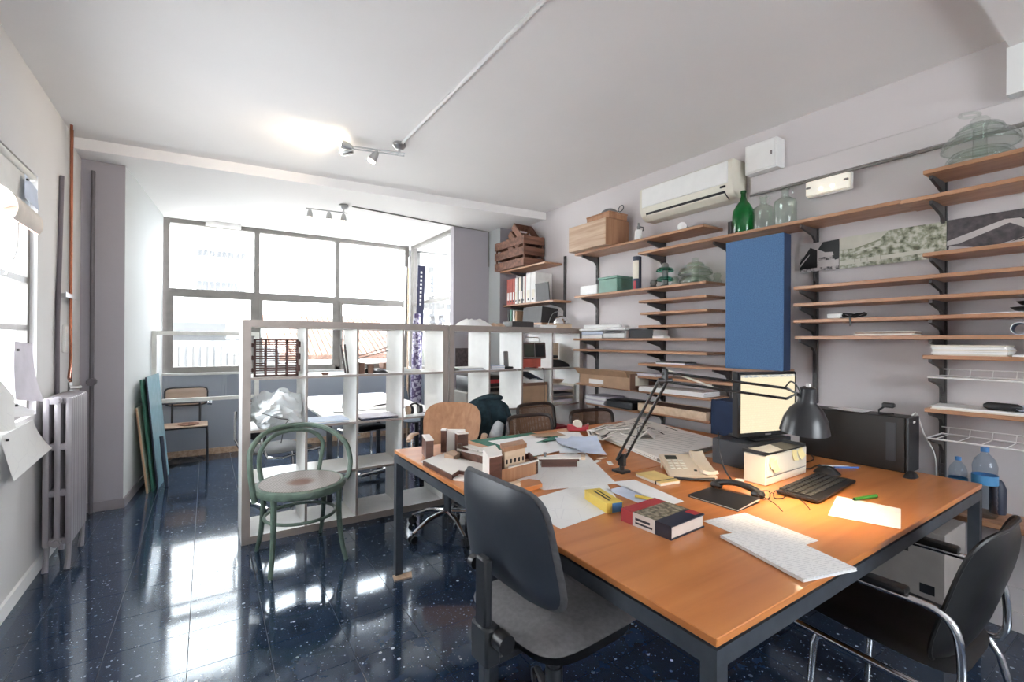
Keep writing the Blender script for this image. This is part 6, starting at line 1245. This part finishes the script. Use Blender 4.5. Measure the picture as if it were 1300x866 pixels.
lsd = T('paper_lantern', 'cream paper lamp shade with pinkish end hanging at the left window', 'lantern', (-.715, 2.92, 1.88), 0)
O('shade', MB().surf(lambda u, v: (.085 * math.cos(-.6 + 2.9 * u) * (1 - .1 * v), -.30 + .38 * v, .085 * math.sin(-.6 + 2.9 * u) * (1 - .1 * v)), 16, 2, .002), 'shade_cream', lsd); O('end_cap', MB().surf(lambda u, v: (.078 * v * math.cos(-.7 + 3.1 * u), .085 - .01 * v, .078 * v * math.sin(-.7 + 3.1 * u)), 16, 2, .002), 'shade_pink', lsd); O('cord', MB().tube([(0, .085, .03), (-.02, .13, .0), (-.04, .2, -.1), (-.085, .25, -.22)], .006, 6, sm=4), 'white_plastic', lsd); O('bracket', MB().tube([(-.09, .06, .09), (0, .06, .085)], .006, 6), 'steel', lsd)
mat('board_green', (.03, .12, .085), .4); mat('board_teal', (.22, .36, .42), .25); mat('board_pale', (.55, .62, .50), .6)
def lean_board(label, y0, y1, h_, xb, xt, th, m, me=None):
    t = T('leaning_board', label, 'board', (xb, y0, 0)); t.rotation_euler = (0, math.atan2(xt - xb, h_), math.atan2(-(-.42 + .556), 1.714) * 1.0)
    O('panel', A(-th, 0, .003, 0, y1 - y0, h_), m, t, smooth=False)
    O('edge', A(-th - .0005, -.002, .003, .0005, 0, h_ + .0005), me or m, t, smooth=False)
lean_board('short pale board with reddish edge leaning on the pillar', 5.15, 5.75, .76, -.42, -.50, .014, 'board_pale', 'cardboard'); lean_board('dark green board leaning on the pillar wall', 5.18, 5.80, 1.0, -.385, -.475, .014, 'board_green'); lean_board('bluish glazed panel leaning in front of the green board', 5.24, 5.82, 1.02, -.355, -.445, .012, 'board_teal', 'navy')
tag(O('dark_tube', MB().tube([(-.30, 5.30, .0), (-.345, 5.36, .46)], .016, 10), 'navy'), 'short dark tube leaning on the glazed panel', 'tube')
tag(O('dark_cloth', crumple(-.20, 6.28, 0, .36, .16, .05, 21), 'black_plastic'), 'black cloth heap on the floor under the school chair', 'cloth'); tag(O('dark_plate', MB().lathe([(.01, 0), (.08, .004), (.10, .012), (.098, .014), (.01, .006)], 20, c=(-.16, 6.22, .4145)), 'crate_wood'), 'dark shallow plate on the school chair seat', 'plate')
# under the table
mat('tower_grey', (.30, .27, .25), .5)
ct = T('computer_tower', 'grey computer tower standing under the work table', 'computer', (2.60, .63, 0)); O('case', A(.008, 0, 0, .30, .26, .545, .003), 'tower_grey', ct, smooth=False); O('front', A(0, -.002, 0, .008, .262, .548, .002), 'tower_grey', ct, smooth=False); O('drive_slot', A(-.001, .12, .44, .0, .135, .50), 'black_plastic', ct, smooth=False); O('power_socket', A(-.002, .03, .28, .0, .08, .32), 'black_plastic', ct, smooth=False)
so = T('wall_socket', 'white double wall socket low on the right wall', 'socket', (3.234, .60, .32)); O('plate', A(-.012, -.08, 0, 0, .0, .08, .003), 'white_plastic', so); O('outlet', MB().cyl((-.0125, -.04, .04), (-.014, -.04, .04), .022, n=16), 'white_plastic', so)
